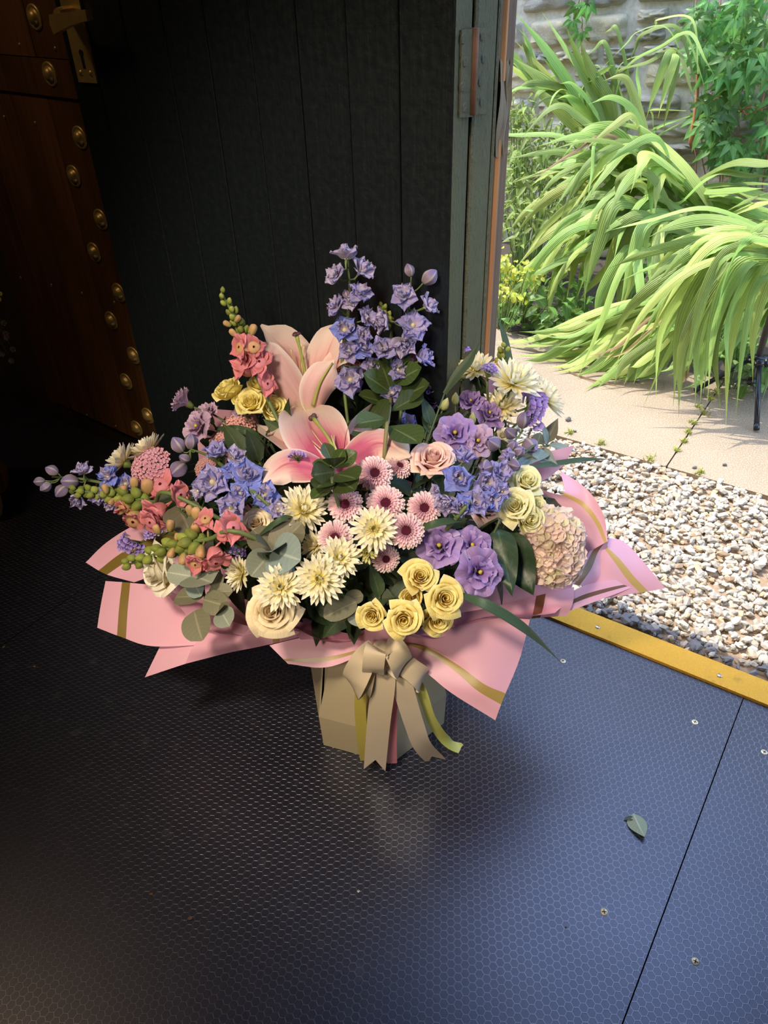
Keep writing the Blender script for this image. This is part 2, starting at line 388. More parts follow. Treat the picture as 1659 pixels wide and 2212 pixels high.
for dx in (-0.011, 0.011): link('screw', G().lathe([(0.0045, 0), (0.0035, 0.0016), (0, 0.002)], 10).mesh('plate_screw', M_brass), pl, Matrix.Translation((xc + dx, -0.004, q0.z + 0.014)) @ Matrix.Rotation(PI / 2, 4, 'X'))
hz = DP(157, 36).z
hg = G().lathe([(0.011, 0), (0.011, 0.022), (0.009, 0.03), (0, 0.03)], 16, Matrix.Translation((xc, -0.004, hz + 0.004)) @ Matrix.Rotation(PI / 2, 4, 'X'))
xl, xr = DP(115, 40, 0.04).x, DP(194, 34, 0.04).x
i0 = len(hg.v)
for y in (-0.047, -0.034):
    for x, z in ((xr, hz + 0.013), (xr, hz - 0.001), ((xr + xl) / 2, hz - 0.008), (xl, hz - 0.020), (xl + 0.003, hz - 0.006), (xl, hz + 0.006)): hg.v.append(V((x, y, z))); hg.uv.append((0, 0))
hg.f += [tuple(i0 + i for i in range(6)), tuple(i0 + 6 + i for i in range(5, -1, -1))] + [(i0 + (i + 1) % 6, i0 + i, i0 + 6 + i, i0 + 6 + (i + 1) % 6) for i in range(6)]; hg.m += [0] * 8
link('lever_handle', hg.mesh('lever_handle', M_brass, False), door, DX)

# hinge: two leaves and a rusty knuckle
M_rust = plain('rusty_iron', (0.16, 0.075, 0.045), 0.75, 0.2, 60, 0.5, 0.5)
hinge = thing('hinge', 'painted butt hinge with rusty knuckle on the door frame', 'hinge', A + V((0, 0, 0)))
hinge.matrix_basis = Matrix.Translation(A)
def edge_pt(px, py, lift): 
    return ON(px, py, A - w * lift, w)
def plate(name, pts, lift, th, mat):
    P = [edge_pt(x, y, lift) - A for x, y in pts]; g = G(); g.v = P + [p - w * th for p in P]; g.uv = [(0, 0)] * 8
    g.f = [(3, 2, 1, 0), (4, 5, 6, 7)] + [(i, (i + 1) % 4, (i + 1) % 4 + 4, i + 4) for i in range(4)]; g.m = [0] * 6
    return link(name, g.mesh(name, mat, False), hinge)
pa = plate('hinge_leaf', ((994, 64), (1020, 62), (1017, 252), (990, 254)), 0.0, 0.0025, M_frame)
pb = plate('hinge_leaf', ((1026, 61), (1050, 58), (1046, 245), (1021, 249)), 0.0, 0.0025, M_frame)
kp = [edge_pt(1027, 60, 0.003) - A, edge_pt(1020, 248, 0.003) - A]
link('knuckle', G().tube([kp[0], kp[0].lerp(kp[1], 0.4), kp[1]], [0.0052] * 3, 12).mesh('knuckle', M_rust), hinge)
HS = G().lathe([(0.0062, 0), (0.0055, 0.0015), (0.003, 0.0010), (0, 0.0006)], 14).mesh('hinge_screw', M_frame)
for par, sp in ((pa, ((1000, 84), (1004, 134), (998, 187), (1003, 232))), (pb, ((1041, 78), (1044, 126), (1037, 177), (1040, 220)))):
    for x, y in sp: link('screw', HS, par, frame(edge_pt(x, y, 0.0025) - A, -w))

# door frame: painted jamb, broken bare outer boards, dark casing
M_bare = wood('bare_broken_wood', (0.30, 0.13, 0.05), (0.48, 0.25, 0.10), 0.7, 30, 0.6)
M_casing = wood('dark_casing', (0.085, 0.05, 0.035), (0.16, 0.10, 0.07), 0.7, 30, 0.6)
M_grey = wood('weathered_wood', (0.20, 0.155, 0.10), (0.34, 0.28, 0.20), 0.9, 24, 0.9)
def fbox(name, s0, s1, d0, d1, z0, z1, m, bev=0.003):
    o = link(name, G().box(V((0, 0, 0)), w * (s1 - s0), n * (d1 - d0), V((0, 0, z1 - z0)), 0, bev).mesh(name, m, False), jam, Matrix.Translation(w * s0 + n * d0 + V((0, 0, z0)))); return o
jam = tag(link('trim_3', None, None, Matrix.Translation(A)), kind='structure'); jam['label'] = 'peeling dark green door frame, daylight painted into its colour, with broken outer boards'
def zof(px, py, dd): return ON(px, py, A + n * dd * 0.0, w).z
fbox('jamb', 0.0, 0.06, 0.0585, 0.117, 0, 1.96, M_frame)
fbox('jamb_fillet', -0.002, 0.05, 0.1175, 0.1245, 0, 1.96, M_frame, 0.002)
fbox('casing', 0.001, 0.07, 0.125, 0.177, 0, 1.96, M_casing)
z1, z2 = zof(1080, 176, 0), zof(1070, 303, 0)
fbox('broken_board', -0.004, 0.02, 0.128, 0.149, z1, 1.96, M_bare, 0.008)
fbox('broken_board', -0.004, 0.02, 0.129, 0.147, 0, z2, M_bare, 0.006)
gm = G()
def rough(u, v):
    z = lerp(z2 - 0.03, z1 + 0.02, v); d = lerp(0.127, 0.160 - 0.008 * math.sin(v * 9), u)
    return w * (-0.003 + 0.002 * math.sin(u * 5 + v * 7) + 0.002 * math.sin(u * 23)) + n * d + V((0, 0, z + 0.012 * (abs((u * 3.3) % 1 - 0.5)) + 0.006 * math.sin(u * 14)))
gm.grid(rough, 10, 16); gm.grid(lambda u, v: rough(u, v) + w * 0.012, 10, 16); link('splintered_patch', gm.mesh('splintered_patch', M_grey), jam)

# brown studded door in the wall behind
BP = V((-0.848, 1.934, 0)); bd = V((-0.79, 0.61, 0)).normalized(); bn = V((-bd.y, bd.x, 0)) 
if bn.dot(CAM - BP) < 0: bn = -bn
M_brown = wood('old_brown_boards', (0.060, 0.024, 0.007), (0.15, 0.062, 0.018), 0.45, 26, 0.3, 0.5, 0.3)
door2 = struct('door_2'); door2['label'] = 'old brown plank door with brass domed studs behind the black door'
def BW(px, py, off=0.0): return ON(px, py, BP + bn * off, bn)
def bx(p): return (p - BP).dot(bd)
BM = Matrix(((bd.x, bn.x, 0, 0), (bd.y, bn.y, 0, 0), (0, 0, 1, 0), (0, 0, 0, 1)))
edges = sorted([bx(BW(140, 365)), bx(BW(66, 365)), bx(BW(2, 365))]); pwid = abs(edges[1] - edges[0])
xs = [edges[0] + pwid * i for i in range(-6, 14)]
zb0, zb1 = BW(85, 203).z, BW(78, 125).z
for i, x in enumerate(xs[:-1]):
    for za, zb, nm in ((0.02, zb0 - 0.001, 'plank'), (zb1 + 0.002, 1.95, 'plank')):
        g = G().box(V((0.0005, -0.02, za)), V((pwid - 0.0012, 0, 0)), V((0, 0.02 + rnd.uniform(-0.0008, 0.0008), 0)), V((0, 0, zb - za)), 0, 0.0012)
        link(nm, g.mesh('brown_plank', M_brown, False), door2, Matrix.Translation(BP + bd * x) @ BM)
link('rail', G().box(V((xs[0], -0.015, zb0)), V((xs[-1] - xs[0], 0, 0)), V((0, 0.021, 0)), V((0, 0, zb1 - zb0)), 0, 0.002).mesh('rail', M_brown, False), door2, Matrix.Translation(BP) @ BM)
STUD = G().lathe([(0.0225, 0), (0.0222, 0.0022), (0.0185, 0.003), (0.0165, 0.0012), (0.0138, 0.0024), (0.0125, 0.0068), (0.0085, 0.0105), (0.004, 0.012), (0, 0.0123)], 24).mesh('stud', M_brass)
for px, py, off in ((75, 37, 0), (108, 160, 0.006), (173, 297, 0), (160, 380, 0), (218, 474, 0), (204, 545, 0), (257, 632, 0), (241, 692, 0), (289, 768, 0), (273, 824, 0), (320, 898, 0), (296, 925, 0)):
    link('stud', STUD, door2, frame(BW(px, py, off), bn))
NAIL = G().lathe([(0.0042, 0), (0.004, 0.001), (0.002, 0.0016), (0, 0.0018)], 10).mesh('nail', M_dome)
for px, py in ((9, 253), (76, 266), (45, 600), (111, 616), (177, 634), (247, 654), (188, 897), (250, 921), (42, 97), (119, 105)): link('nail', NAIL, door2, frame(BW(px, py), bn))

# ------------------------------------------------------------------ outside ground
M_soil = plain('brown_soil', (0.27, 0.19, 0.12), 0.95, bump=0.8, nscale=120, namt=0.5)
M_earth = plain('dark_bed_soil', (0.05, 0.036, 0.022), 0.95, bump=0.8, nscale=80, namt=0.5)
def concrete():
    t = NT('speckled_concrete'); o = t.coord('Object'); f = t.noise(o, 300, 2, 0.7); m = t.noise(o, 7, 4)
    c = t.mix(m, (0.23, 0.175, 0.115), (0.31, 0.24, 0.165)); c = t.mix(t.math('MULTIPLY', t.mapr(f, 0.52, 0.66), 0.7), c, (0.48, 0.41, 0.33)); c = t.mix(t.math('MULTIPLY', t.mapr(f, 0.46, 0.36), 0.6), c, (0.20, 0.15, 0.10))
    return t.done(c, 0.9, spec=0.25, normal=t.bump(f, 0.5, 0.003))
M_conc = concrete()
g = G().box(V((-14, -8, -0.14)), V((28, 0, 0)), V((0, 26, 0)), V((0, 0, 0.05))); struct('ground', g.mesh('ground', M_earth, False))
gb = struct('gravel_bed'); link('soil', wbox(-2.2, 2.2, 0.056, 0.66, -0.08, -0.014).mesh('gravel_soil', M_soil, False), gb)
path = struct('path')
ca, cb = PZ(1455, 985), PZ(1500, 890); cs = (ca - S0).dot(w)
def slab(s0, s1):
    g = G()
    for_top = 0.0
    wbox(s0, s1, 0, 0, 0, 0)
    return wbox(s0, s1, 0.652, 1.20, -0.07, 0.0, 0.004).mesh('concrete_slab', M_conc, False)
for s0, s1 in ((cs - 1.6, cs - 0.0018), (cs + 0.0018, cs + 1.15), (cs + 1.157, cs + 2.4)): link('concrete_slab', slab(s0, s1), path)
struct('garden_bed', wbox(-2.6, 2.4, 1.2, 2.12, -0.08, -0.012).mesh('garden_bed', M_earth, False))

# garden wall of rough stones
def stone_mat():
    t = NT('garden_stone'); o = t.coord('Object'); m = t.noise(o, 9, 5, 0.65); f = t.noise(o, 55, 5, 0.7); lich = t.noise(o, 16, 4, 0.6)
    c = t.mix(m, (0.46, 0.385, 0.25), (0.66, 0.565, 0.40)); c = t.mix(t.math('MULTIPLY', t.mapr(lich, 0.58, 0.66), 0.85), c, (0.82, 0.77, 0.66)); c = t.mix(t.math('MULTIPLY', f, 0.4), c, (0.22, 0.185, 0.12))
    c = t.hsv(c, t.math('MULTIPLY_ADD', t.math('SUBTRACT', t.rand(), 0.5), 0.5, 1.0), t.math('MULTIPLY_ADD', t.rand(), 0.5, 0.7))
    return t.done(c, 0.95, spec=0.2, normal=t.bump(t.math('ADD', f, m), 0.3, 0.006))
M_stone = stone_mat(); M_mortar = plain('pale_mortar', (0.60, 0.53, 0.40), 0.95, bump=1.0, nscale=70, namt=0.35)
gw = struct('wall_garden'); WD = 2.1
GP = PN(1400, 200, WD); GP.z = 0; gwd = w.copy(); gnd = V((gwd.y, -gwd.x, 0))
def GW(s, d, z): return GP + gwd * s + gnd * d + V((0, 0, z))
def PG(px, py, d=0.0): return ON(px, py, GP + gnd * d, gnd)
RG = Matrix(((-gwd.x, gnd.x, 0, 0), (-gwd.y, gnd.y, 0, 0), (0, 0, 1, 0), (0, 0, 0, 1)))
link('mortar', G().box(GW(-2.6, 0.012, -0.05), gwd * 5.4, gnd * 0.2, V((0, 0, 2.95))).mesh('mortar', M_mortar, False), gw)
def stone_mesh(seed):
    q = random.Random(seed); g = G(); N = 7; H = [[q.uniform(0, 1) for _ in range(N + 1)] for _ in range(N + 1)]
    ex = [q.uniform(0, 0.10) for _ in range(4)]
    def fn(u, v):
        i, j = round(u * N), round(v * N); e = min(u, 1 - u, v, 1 - v)
        x, y = u - 0.5, v - 0.5
        x *= 1 - ex[0] * (v - 0.5); y *= 1 - ex[1] * (u - 0.5)
        if e < 0.01:
            k = 1 - 0.10 * (abs(2 * u - 1) * abs(2 * v - 1)) ** 3; return V((x * k + 0.02 * (H[j][i] - 0.5), 0.9, y * k + 0.05 * (H[j][i] - 0.5)))
        return V((x, 0.35 * (1 - sst(0, 0.28, e)) - 0.75 * H[j][i], y))
    return g.grid(fn, N, N).mesh('stone', M_stone)
STONES = [stone_mesh(i) for i in range(9)]
zs = [PG(1400, y).z for y in (430, 345, 308, 252, 200, 128, 93, 12)]
zs = [-0.02, zs[0] * 0.45] + zs + [zs[-1] + 0.13, zs[-1] + 0.24, zs[-1] + 0.37, zs[-1] + 0.48]
k = 0
for j in range(len(zs) - 1):
    s = -1.0 + rnd.uniform(0, 0.1); hh = zs[j + 1] - zs[j]
    while s < 1.5:
        ln = hh * rnd.uniform(1.2, 3.1); ln = min(max(ln, 0.07), 0.34)
        parts = [(zs[j], zs[j + 1])] if hh < 0.09 or rnd.random() < 0.7 else [(zs[j], zs[j] + hh * 0.52), (zs[j] + hh * 0.52, zs[j + 1])]
        for a, b in parts:
            M = Matrix.Translation(GW(s + ln / 2, rnd.uniform(-0.012, 0.006), (a + b) / 2 - 0.085 * (s + ln / 2))) @ RG @ Matrix.Rotation(rnd.uniform(-0.03, 0.03) - 0.085, 4, 'Y') @ Matrix.Diagonal((ln * 0.95, 0.035, (b - a) * 0.9, 1))
            link('stone', STONES[rnd.randrange(9)], gw, M); k += 1
        s += ln + 0.006

# ================================================================== GRAVEL
def gravel_mat():
    t = NT('limestone_gravel'); o = t.coord('Object'); isl = t.n('NewGeometry').outputs['Random Per Island']
    r = t.math('FRACT', t.math('ADD', isl, t.rand())); f = t.noise(o, 160, 4)
    c = t.ramp(r, [(0.0, (0.30, 0.265, 0.22)), (0.25, (0.41, 0.37, 0.31)), (0.6, (0.46, 0.42, 0.355)), (0.8, (0.44, 0.35, 0.22)), (0.9, (0.33, 0.21, 0.11)), (1.0, (0.54, 0.50, 0.44))])
    c = t.mix(t.math('MULTIPLY', f, 0.45), c, (0.24, 0.20, 0.16))
    return t.done(c, 0.9, spec=0.25, normal=t.bump(f, 0.4, 0.002))
M_gravel = gravel_mat()
import bmesh
def pebble(seed):
    q = random.Random(seed); bm = bmesh.new(); bmesh.ops.create_icosphere(bm, subdivisions=1, radius=1.0)
    V_ = [v.co.copy() for v in bm.verts]; F_ = [tuple(v.index for v in f.verts) for f in bm.faces]; bm.free()
    cut = [(V((q.gauss(0, 1), q.gauss(0, 1), q.gauss(0, 1))).normalized(), q.uniform(0.45, 0.8)) for _ in range(6)]
    out = []
    for p in V_:
        p = p * q.uniform(0.9, 1.12)
        for nn, d in cut:
            e = p.dot(nn) - d
            if e > 0: p = p - nn * e
        out.append(V((p.x, p.y * 0.82, p.z * 0.62)))
    return out, F_
PEB = [pebble(i) for i in range(10)]
def peb_mesh(k):
    g = G(); g.v = PEB[k][0]; g.f = list(PEB[k][1]); g.uv = [(0, 0)] * len(g.v); g.m = [0] * len(g.f); return g.mesh('gravel_stone', M_gravel, False)
PM = [peb_mesh(k) for k in range(10)]
spots = []
for _ in range(11500):
    s, d = rnd.uniform(-1.15, 0.75), rnd.uniform(0.064, 0.67)
    big = rnd.random(); r = 0.0070 + 0.0075 * big ** 1.6
    bare = math.exp(-((s + 0.72) / 0.14) ** 2 - ((d - 0.25) / 0.035) ** 2) + 0.8 * math.exp(-((s + 0.9) / 0.1) ** 2 - ((d - 0.16) / 0.03) ** 2)
    if rnd.random() < bare: continue
    if d < 0.064 + r * 0.8: continue
    edge = sst(0.71, 0.62, d) * 0.9 + 0.1
    z = -0.014 + rnd.uniform(0.0, 0.016) * edge
    if d > 0.645 and rnd.random() < 0.5: continue
    spots.append((s, d, z, r))
def pm_of(s, d, z, r):
    return Matrix.Translation(WN(s, d, z)) @ Matrix.Rotation(rnd.random() * 6.28, 4, 'Z') @ Matrix.Rotation(rnd.uniform(-0.5, 0.5), 4, 'X') @ Matrix.Diagonal((r * rnd.uniform(0.9, 1.3), r * rnd.uniform(0.85, 1.1), r * rnd.uniform(0.9, 1.2), 1))
def seen(s, d):
    q = WN(s, d) - CAM; z = q.dot(fw); x = FW / 2 + FPX * q.dot(cr) / z; y = FH / 2 - FPX * q.dot(cu) / z
    return 1180 < x < 1680 and 900 < y < 1500, z
vis = sorted([q for q in spots if seen(q[0], q[1])[0] and q[2] > -0.008], key=lambda q: -q[3] / seen(q[0], q[1])[1])[:300]
vs = set(vis)

M_shadegravel = plain('painted_shade_gravel', (0.13, 0.125, 0.13), 0.7, nscale=90, namt=0.4)  # shade beside the strip painted in as a darker gravel colour
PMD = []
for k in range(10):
    me_ = PM[k].copy(); me_.materials.clear(); me_.materials.append(M_shadegravel); PMD.append(me_)
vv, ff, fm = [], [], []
def in_painted_shade(q): return q[1] < 0.098 + 0.014 * math.sin(q[0] * 40) and int(q[0] * 1e5) % 7  # band along the strip whose stones take the painted shade
for q in vis: link('gravel_stone', (PMD if in_painted_shade(q) else PM)[rnd.randrange(10)], gb, pm_of(*q))
for q in spots:
    if q in vs: continue
    M = pm_of(*q); P, F = PEB[rnd.randrange(10)]; b = len(vv)
    vv += [tuple(M @ p) for p in P]; ff += [(a + b, c + b, e + b) for a, c, e in F]; fm += [1 if in_painted_shade(q) else 0] * len(F)
me = bpy.data.meshes.new('gravel'); me.from_pydata(vv, [], ff); me.materials.append(M_gravel); me.materials.append(M_shadegravel); me.polygons.foreach_set('material_index', fm)
tag(link('gravel', me, gb), kind='stuff')
M_flint = plain('dark_flint', (0.12, 0.11, 0.10), 0.8, nscale=90)
for i, (px, py, r) in enumerate(((1227, 909, 9), (1241, 933, 5), (1377, 826, 8), (1565, 1006, 6), (1500, 1012, 6))):
    p = PZ(px, py, 0); k = SC(p) * r; g = G(); g.v = [Matrix.Scale(k, 4) @ q for q in PEB[i][0]]; g.f = list(PEB[i][1]); g.uv = [(0, 0)] * len(g.v); g.m = [0] * len(g.f)
    lab = ['dark pebble on the concrete behind the bouquet', 'tiny dark pebble on the concrete edge beside the gravel', 'dark pebble on concrete below the drooping leaves', 'dark chip of stone near the lower edge of the concrete', 'dark stone at the meeting of gravel, crack and concrete'][i]
    tag(link('pebble', g.mesh('pebble', M_flint, False), None, Matrix.Translation(p + V((0, 0, k * 0.5)))), lab, 'pebble')

# ================================================================== GARDEN PLANTS
M_blade = leaf_mat('pleated_blade', (0.27, 0.38, 0.09), None, 0.38, 0.5, 0.35, 44.0, (0.14, 0.24, 0.04))
M_bladey = leaf_mat('yellow_green_blade', (0.46, 0.54, 0.145), None, 0.40, 0.5, 0.25, 44.0, (0.32, 0.42, 0.07))
M_dry = leaf_mat('dry_blade', (0.34, 0.22, 0.11), None, 0.3, 0.7, 0.3, 60.0)
def blade(pts, width, side_hint, k=7, fold=0.25, tipw=0.02, curlw=0.0):
    """a long pleated leaf through pts; its flat side faces side_hint"""
    C = crom(pts, k); N = len(C); g = G(); rows = []
    for i, p in enumerate(C):
        t = (C[min(i + 1, N - 1)] - C[max(i - 1, 0)]).normalized(); s = t.cross(side_hint)
        s = s.normalized() if s.length > 1e-4 else V((1, 0, 0)); q = s.cross(t)
        v = i / (N - 1); wv = width * (0.45 + 0.55 * sst(0, 0.3, v)) * (1 - sst(0.5, 1.0, v) ** 1.4 * (1 - tipw))
        rows.append((p, s * (wv / 2), q * (wv / 2)))
    zz = (0.1, 0.55, -0.35, 0.25, -0.35, 0.55, 0.1)
    def fn(u, v):
        p, s, q = rows[round(v * (N - 1))]; x = u * 2 - 1
        return p + s * x + q * (-fold * abs(x) + 0.12 * (zz[round(u * 6)]))
    return g.grid(fn, 6, N - 1)
def clump(name, label, cat, base, leaves, group=None):
    r = thing(name, label, cat, base, group); Mi = Matrix.Translation(-V(base))
    for pts, wd_, hint, m, nm in leaves:
        g = blade([Mi @ p for p in pts], wd_, hint)
        link(nm, g.mesh(nm, m), r)
    return r
HV = (-fw + V((-0.25, 0, 0.5))).normalized()
def L(*pp): return [PN(x, y, d) for x, y, d in pp]
def jit(p, a): return p + V((rnd.gauss(0, a), rnd.gauss(0, a), rnd.gauss(0, a)))
def fam(specs, copies, ja, m=None):
    out = []
    for sp in specs:
        wpx, pts = sp[0], L(*sp[1:])
        for c in range(copies if len(sp) < 40 else 1):
            sh = V((rnd.gauss(0, ja), rnd.gauss(0, ja), rnd.gauss(0, ja))) * 1.5; ex = rnd.uniform(0.8, 1.08)
            P = pts if c == 0 else [pts[0] + (p - pts[0]) * ex + sh * (0.2 if i == 0 else 0.5 + 0.25 * i) + jit(V((0, 0, 0)), ja * 0.25) for i, p in enumerate(pts)]
            P = [V((p.x, p.y, max(p.z, 0.004 + 0.01 * rnd.random()))) for p in P]
            wm = wpx * SC(pts[len(pts) // 2]) * (0.85 if c == 0 else rnd.uniform(0.4, 0.8))
            hint = (HV + V((rnd.gauss(0, 0.35), rnd.gauss(0, 0.2), rnd.gauss(0, 0.25)))).normalized()
            mm = m or (M_bladey if rnd.random() < 0.3 else M_blade)
            if m is None and rnd.random() < 0.012: mm = M_dry; wm *= 0.5
            out.append((P, wm, hint, mm, 'leaf'))
    return out
a_ = 1.75
famA = fam([(30, (1335, 330, a_), (1260, 220, a_), (1180, 105, a_ - .05), (1110, 24, a_ - .1)), (26, (1320, 320, a_), (1240, 220, a_), (1160, 135, a_), (1106, 82, a_ - .05)),
    (40, (1330, 330, a_), (1250, 250, a_), (1180, 180, a_ - .05), (1103, 120, a_ - .1)), (30, (1320, 330, a_), (1220, 225, a_), (1150, 165, a_), (1100, 130, a_)),
    (34, (1330, 320, a_ - .05), (1300, 230, a_ - .05), (1255, 150, a_ - .08), (1218, 90, a_ - .1)), (15, (1200, 200, a_), (1165, 150, a_), (1140, 95, a_), (1128, 60, a_)),
    (18, (1310, 300, a_), (1240, 205, a_), (1150, 178, a_ - .1), (1096, 212, a_ - .15)), (16, (1270, 300, a_), (1200, 205, a_), (1165, 198, a_ - .1), (1140, 260, a_ - .12)),
    (13, (1316, 292, a_), (1328, 165, a_), (1400, 133, a_ - .05), (1462, 108, a_ - .05), (1492, 190, a_ - .1), (1505, 240, a_ - .1)), (24, (1462, 106, a_ - .05), (1445, 120, a_ - .1), (1418, 190, a_ - .12), (1394, 262, a_ - .12)),
    (11, (1500, 170, a_), (1464, 60, a_), (1390, 72, a_), (1372, 105, a_), (1356, 140, a_)), (12, (1352, 285, a_), (1335, 190, a_), (1308, 94, a_), (1285, 105, a_), (1268, 122, a_)),
    (10, (1356, 282, a_), (1340, 210, a_), (1318, 150, a_), (1306, 95, a_)), (12, (1300, 330, a_), (1270, 195, a_), (1310, 150, a_ - .04), (1330, 140, a_ - .04)),
    (12, (1490, 250, a_), (1420, 275, a_), (1415, 300, a_), (1428, 348, a_)), (22, (1340, 340, a_), (1280, 260, a_ - .05), (1230, 210, a_ - .1), (1200, 215, a_ - .15))], 3, 0.022)
b_ = 1.55
famB = fam([(34, (1400, 360, b_), (1330, 290, b_ - .05), (1270, 280, b_ - .1), (1215, 340, b_ - .15)), (30, (1400, 370, b_), (1340, 315, b_ - .05), (1265, 375, b_ - .12), (1205, 472, b_ - .16)),
    (36, (1400, 380, b_), (1350, 330, b_ - .08), (1290, 380, b_ - .15), (1225, 465, b_ - .2)), (34, (1480, 400, b_ - .1), (1430, 370, b_ - .14), (1412, 400, b_ - .2), (1405, 478, b_ - .22)),
    (30, (1550, 480, b_ - .1), (1460, 385, b_ - .08), (1380, 330, b_ - .04), (1305, 292, b_)), (30, (1450, 420, b_), (1380, 350, b_ - .05), (1290, 330, b_ - .1), (1195, 350, b_ - .15)),
    (30, (1460, 430, b_), (1380, 370, b_ - .1), (1300, 420, b_ - .15), (1230, 490, b_ - .2)), (36, (1480, 440, b_), (1400, 390, b_ - .1), (1330, 450, b_ - .2), (1290, 540, b_ - .25)),
    (26, (1330, 400, b_), (1240, 370, b_), (1160, 375, b_), (1095, 400, b_)), (26, (1340, 430, b_), (1250, 400, b_ - .1), (1170, 440, b_ - .15), (1110, 510, b_ - .2)),
    (34, (1480, 405, b_), (1560, 400, b_ - .1), (1640, 420, b_ - .15), (1720, 440, b_ - .2)), (30, (1470, 430, b_), (1560, 440, b_ - .1), (1640, 465, b_ - .1), (1720, 480, b_ - .1)),
    (28, (1450, 440, b_), (1540, 470, b_ - .1), (1620, 445, b_ - .2), (1700, 430, b_ - .2)), (16, (1360, 340, b_), (1300, 330, b_ - .1), (1285, 400, b_ - .15), (1283, 470, b_ - .2))], 6, 0.035)
c_ = 1.32
famC = fam([(34, (1420, 470, c_ + .1), (1320, 440, c_ + .1), (1190, 500, c_), (1108, 585, c_ - .05)), (38, (1420, 460, c_ + .1), (1340, 430, c_), (1265, 480, c_), (1210, 575, c_ - .05)),
    (30, (1400, 490, c_ + .1), (1310, 470, c_), (1250, 540, c_), (1222, 655, c_ - .05)), (30, (1400, 500, c_ + .1), (1280, 490, c_), (1210, 570, c_), (1174, 684, c_ - .05)),
    (40, (1450, 480, c_ + .1), (1370, 470, c_), (1320, 580, c_ - .05), (1306, 722, c_ - .1)), (38, (1480, 460, c_ + .1), (1400, 470, c_), (1365, 560, c_ - .05), (1342, 672, c_ - .1)),
    (34, (1440, 500, c_ + .1), (1360, 540, c_), (1310, 640, c_ - .05), (1280, 748, c_ - .1)), (30, (1440, 480, c_ + .1), (1330, 460, c_), (1260, 500, c_), (1240, 570, c_)),
    (30, (1460, 500, c_ + .1), (1380, 520, c_), (1290, 600, c_), (1250, 650, c_)), (36, (1500, 500, c_ + .1), (1430, 480, c_), (1420, 560, c_ - .1), (1440, 620, c_ - .1)),
    (28, (1380, 500, c_ + .1), (1260, 530, c_), (1180, 580, c_), (1120, 640, c_))], 6, 0.035)
d_ = 0.98
famD = fam([(40, (1690, 520, d_ + .1), (1560, 520, d_ + .1), (1460, 555, d_ + .05), (1387, 622, d_)), (34, (1690, 510, d_ + .15), (1560, 500, d_ + .1), (1450, 530, d_ + .1), (1372, 562, d_ + .1)),
    (40, (1690, 530, d_ + .1), (1570, 550, d_ + .05), (1460, 630, d_), (1394, 743, d_ - .03)), (36, (1690, 540, d_ + .1), (1560, 590, d_ + .02), (1460, 680, d_), (1396, 805, d_ - .05)),
    (44, (1690, 545, d_ + .1), (1560, 560, d_), (1475, 700, d_ - .05), (1454, 878, d_ - .1)), (46, (1690, 550, d_ + .1), (1590, 570, d_ - .02), (1515, 720, d_ - .06), (1501, 882, d_ - .12)),
    (40, (1700, 560, d_), (1600, 570, d_ - .05), (1545, 690, d_ - .08), (1519, 850, d_ - .1)), 
     (40, (1710, 540, d_), (1640, 530, d_), (1560, 600, d_), (1485, 720, d_)),
    (36, (1690, 520, d_ + .1), (1590, 540, d_), (1500, 640, d_), (1440, 760, d_)), (34, (1720, 540, d_ + .25), (1690, 600, d_ + .2), (1640, 680, d_ + .2), (1590, 770, d_ + .15)), (34, (1730, 560, d_ + .25), (1700, 640, d_ + .2), (1660, 720, d_ + .2), (1630, 790, d_ + .15)), (34, (1700, 540, d_ + .25), (1660, 590, d_ + .2), (1600, 660, d_ + .2), (1560, 730, d_ + .15)), 
    (36, (1690, 520, d_ + .1), (1570, 510, d_ + .05), (1500, 570, d_ + .03), (1430, 680, d_))], 6, 0.026)
e_ = 1.12
famE = fam([(26, (1420, 640, e_ + .05), (1320, 680, e_), (1200, 735, e_ - .02), (1110, 752, e_ - .05)), (26, (1430, 660, e_), (1340, 710, e_), (1260, 775, e_ - .06), (1200, 800, e_ - .1)),
    (28, (1450, 670, e_), (1370, 720, e_), (1290, 790, e_ - .08), (1238, 832, e_ - .14)), (26, (1470, 700, e_), (1410, 740, e_ - .03), (1370, 790, e_ - .08), (1345, 842, e_ - .12)),
    (24, (1440, 700, e_), (1370, 760, e_ - .05), (1330, 800, e_ - .1), (1300, 822, e_ - .13)), (26, (1420, 650, e_), (1300, 700, e_), (1210, 755, e_ - .05), (1150, 780, e_ - .1)),
    (24, (1400, 660, e_), (1300, 690, e_), (1230, 720, e_ - .03), (1170, 720, e_ - .03)), (30, (1480, 690, e_), (1440, 760, e_ - .04), (1400, 800, e_ - .08), (1372, 820, e_ - .1)),
    (26, (1520, 660, e_), (1490, 760, e_ - .05), (1470, 800, e_ - .08), (1440, 812, e_ - .1))], 6, 0.024)
dry = fam([(9, (1500, 620, e_), (1400, 690, e_ - .05), (1330, 750, e_ - .1), (1250, 775, e_ - .1)), (10, (1480, 650, e_), (1400, 715, e_ - .05), (1340, 765, e_ - .1), (1270, 770, e_ - .1)), (5, (1200, 800, e_ - .1), (1250, 820, e_ - .12), (1310, 838, e_ - .14), (1360, 840, e_ - .15))], 1, 0.01, M_dry)
clump('strap_leaf_clump', 'fan of yellow-green pleated strap leaves leaning left against the stone wall', 'plant', WN((PN(1330, 330, a_) - S0).dot(w), 1.78), famA)
clump('strap_leaf_clump', 'strap-leaved clump arching over in the middle of the bed, below the fan', 'plant', WN((PN(1450, 430, b_) - S0).dot(w), 1.6), famB)
clump('strap_leaf_clump', 'drooping strap-leaved clump hanging above the low leafy plant at left', 'plant', WN((PN(1430, 480, c_) - S0).dot(w), 1.42), famC)
clump('strap_leaf_clump', 'big strap-leaved clump drooping over the concrete beside the tripod', 'plant', WN((PN(1700, 540, d_) - S0).dot(w), 1.24), famD)
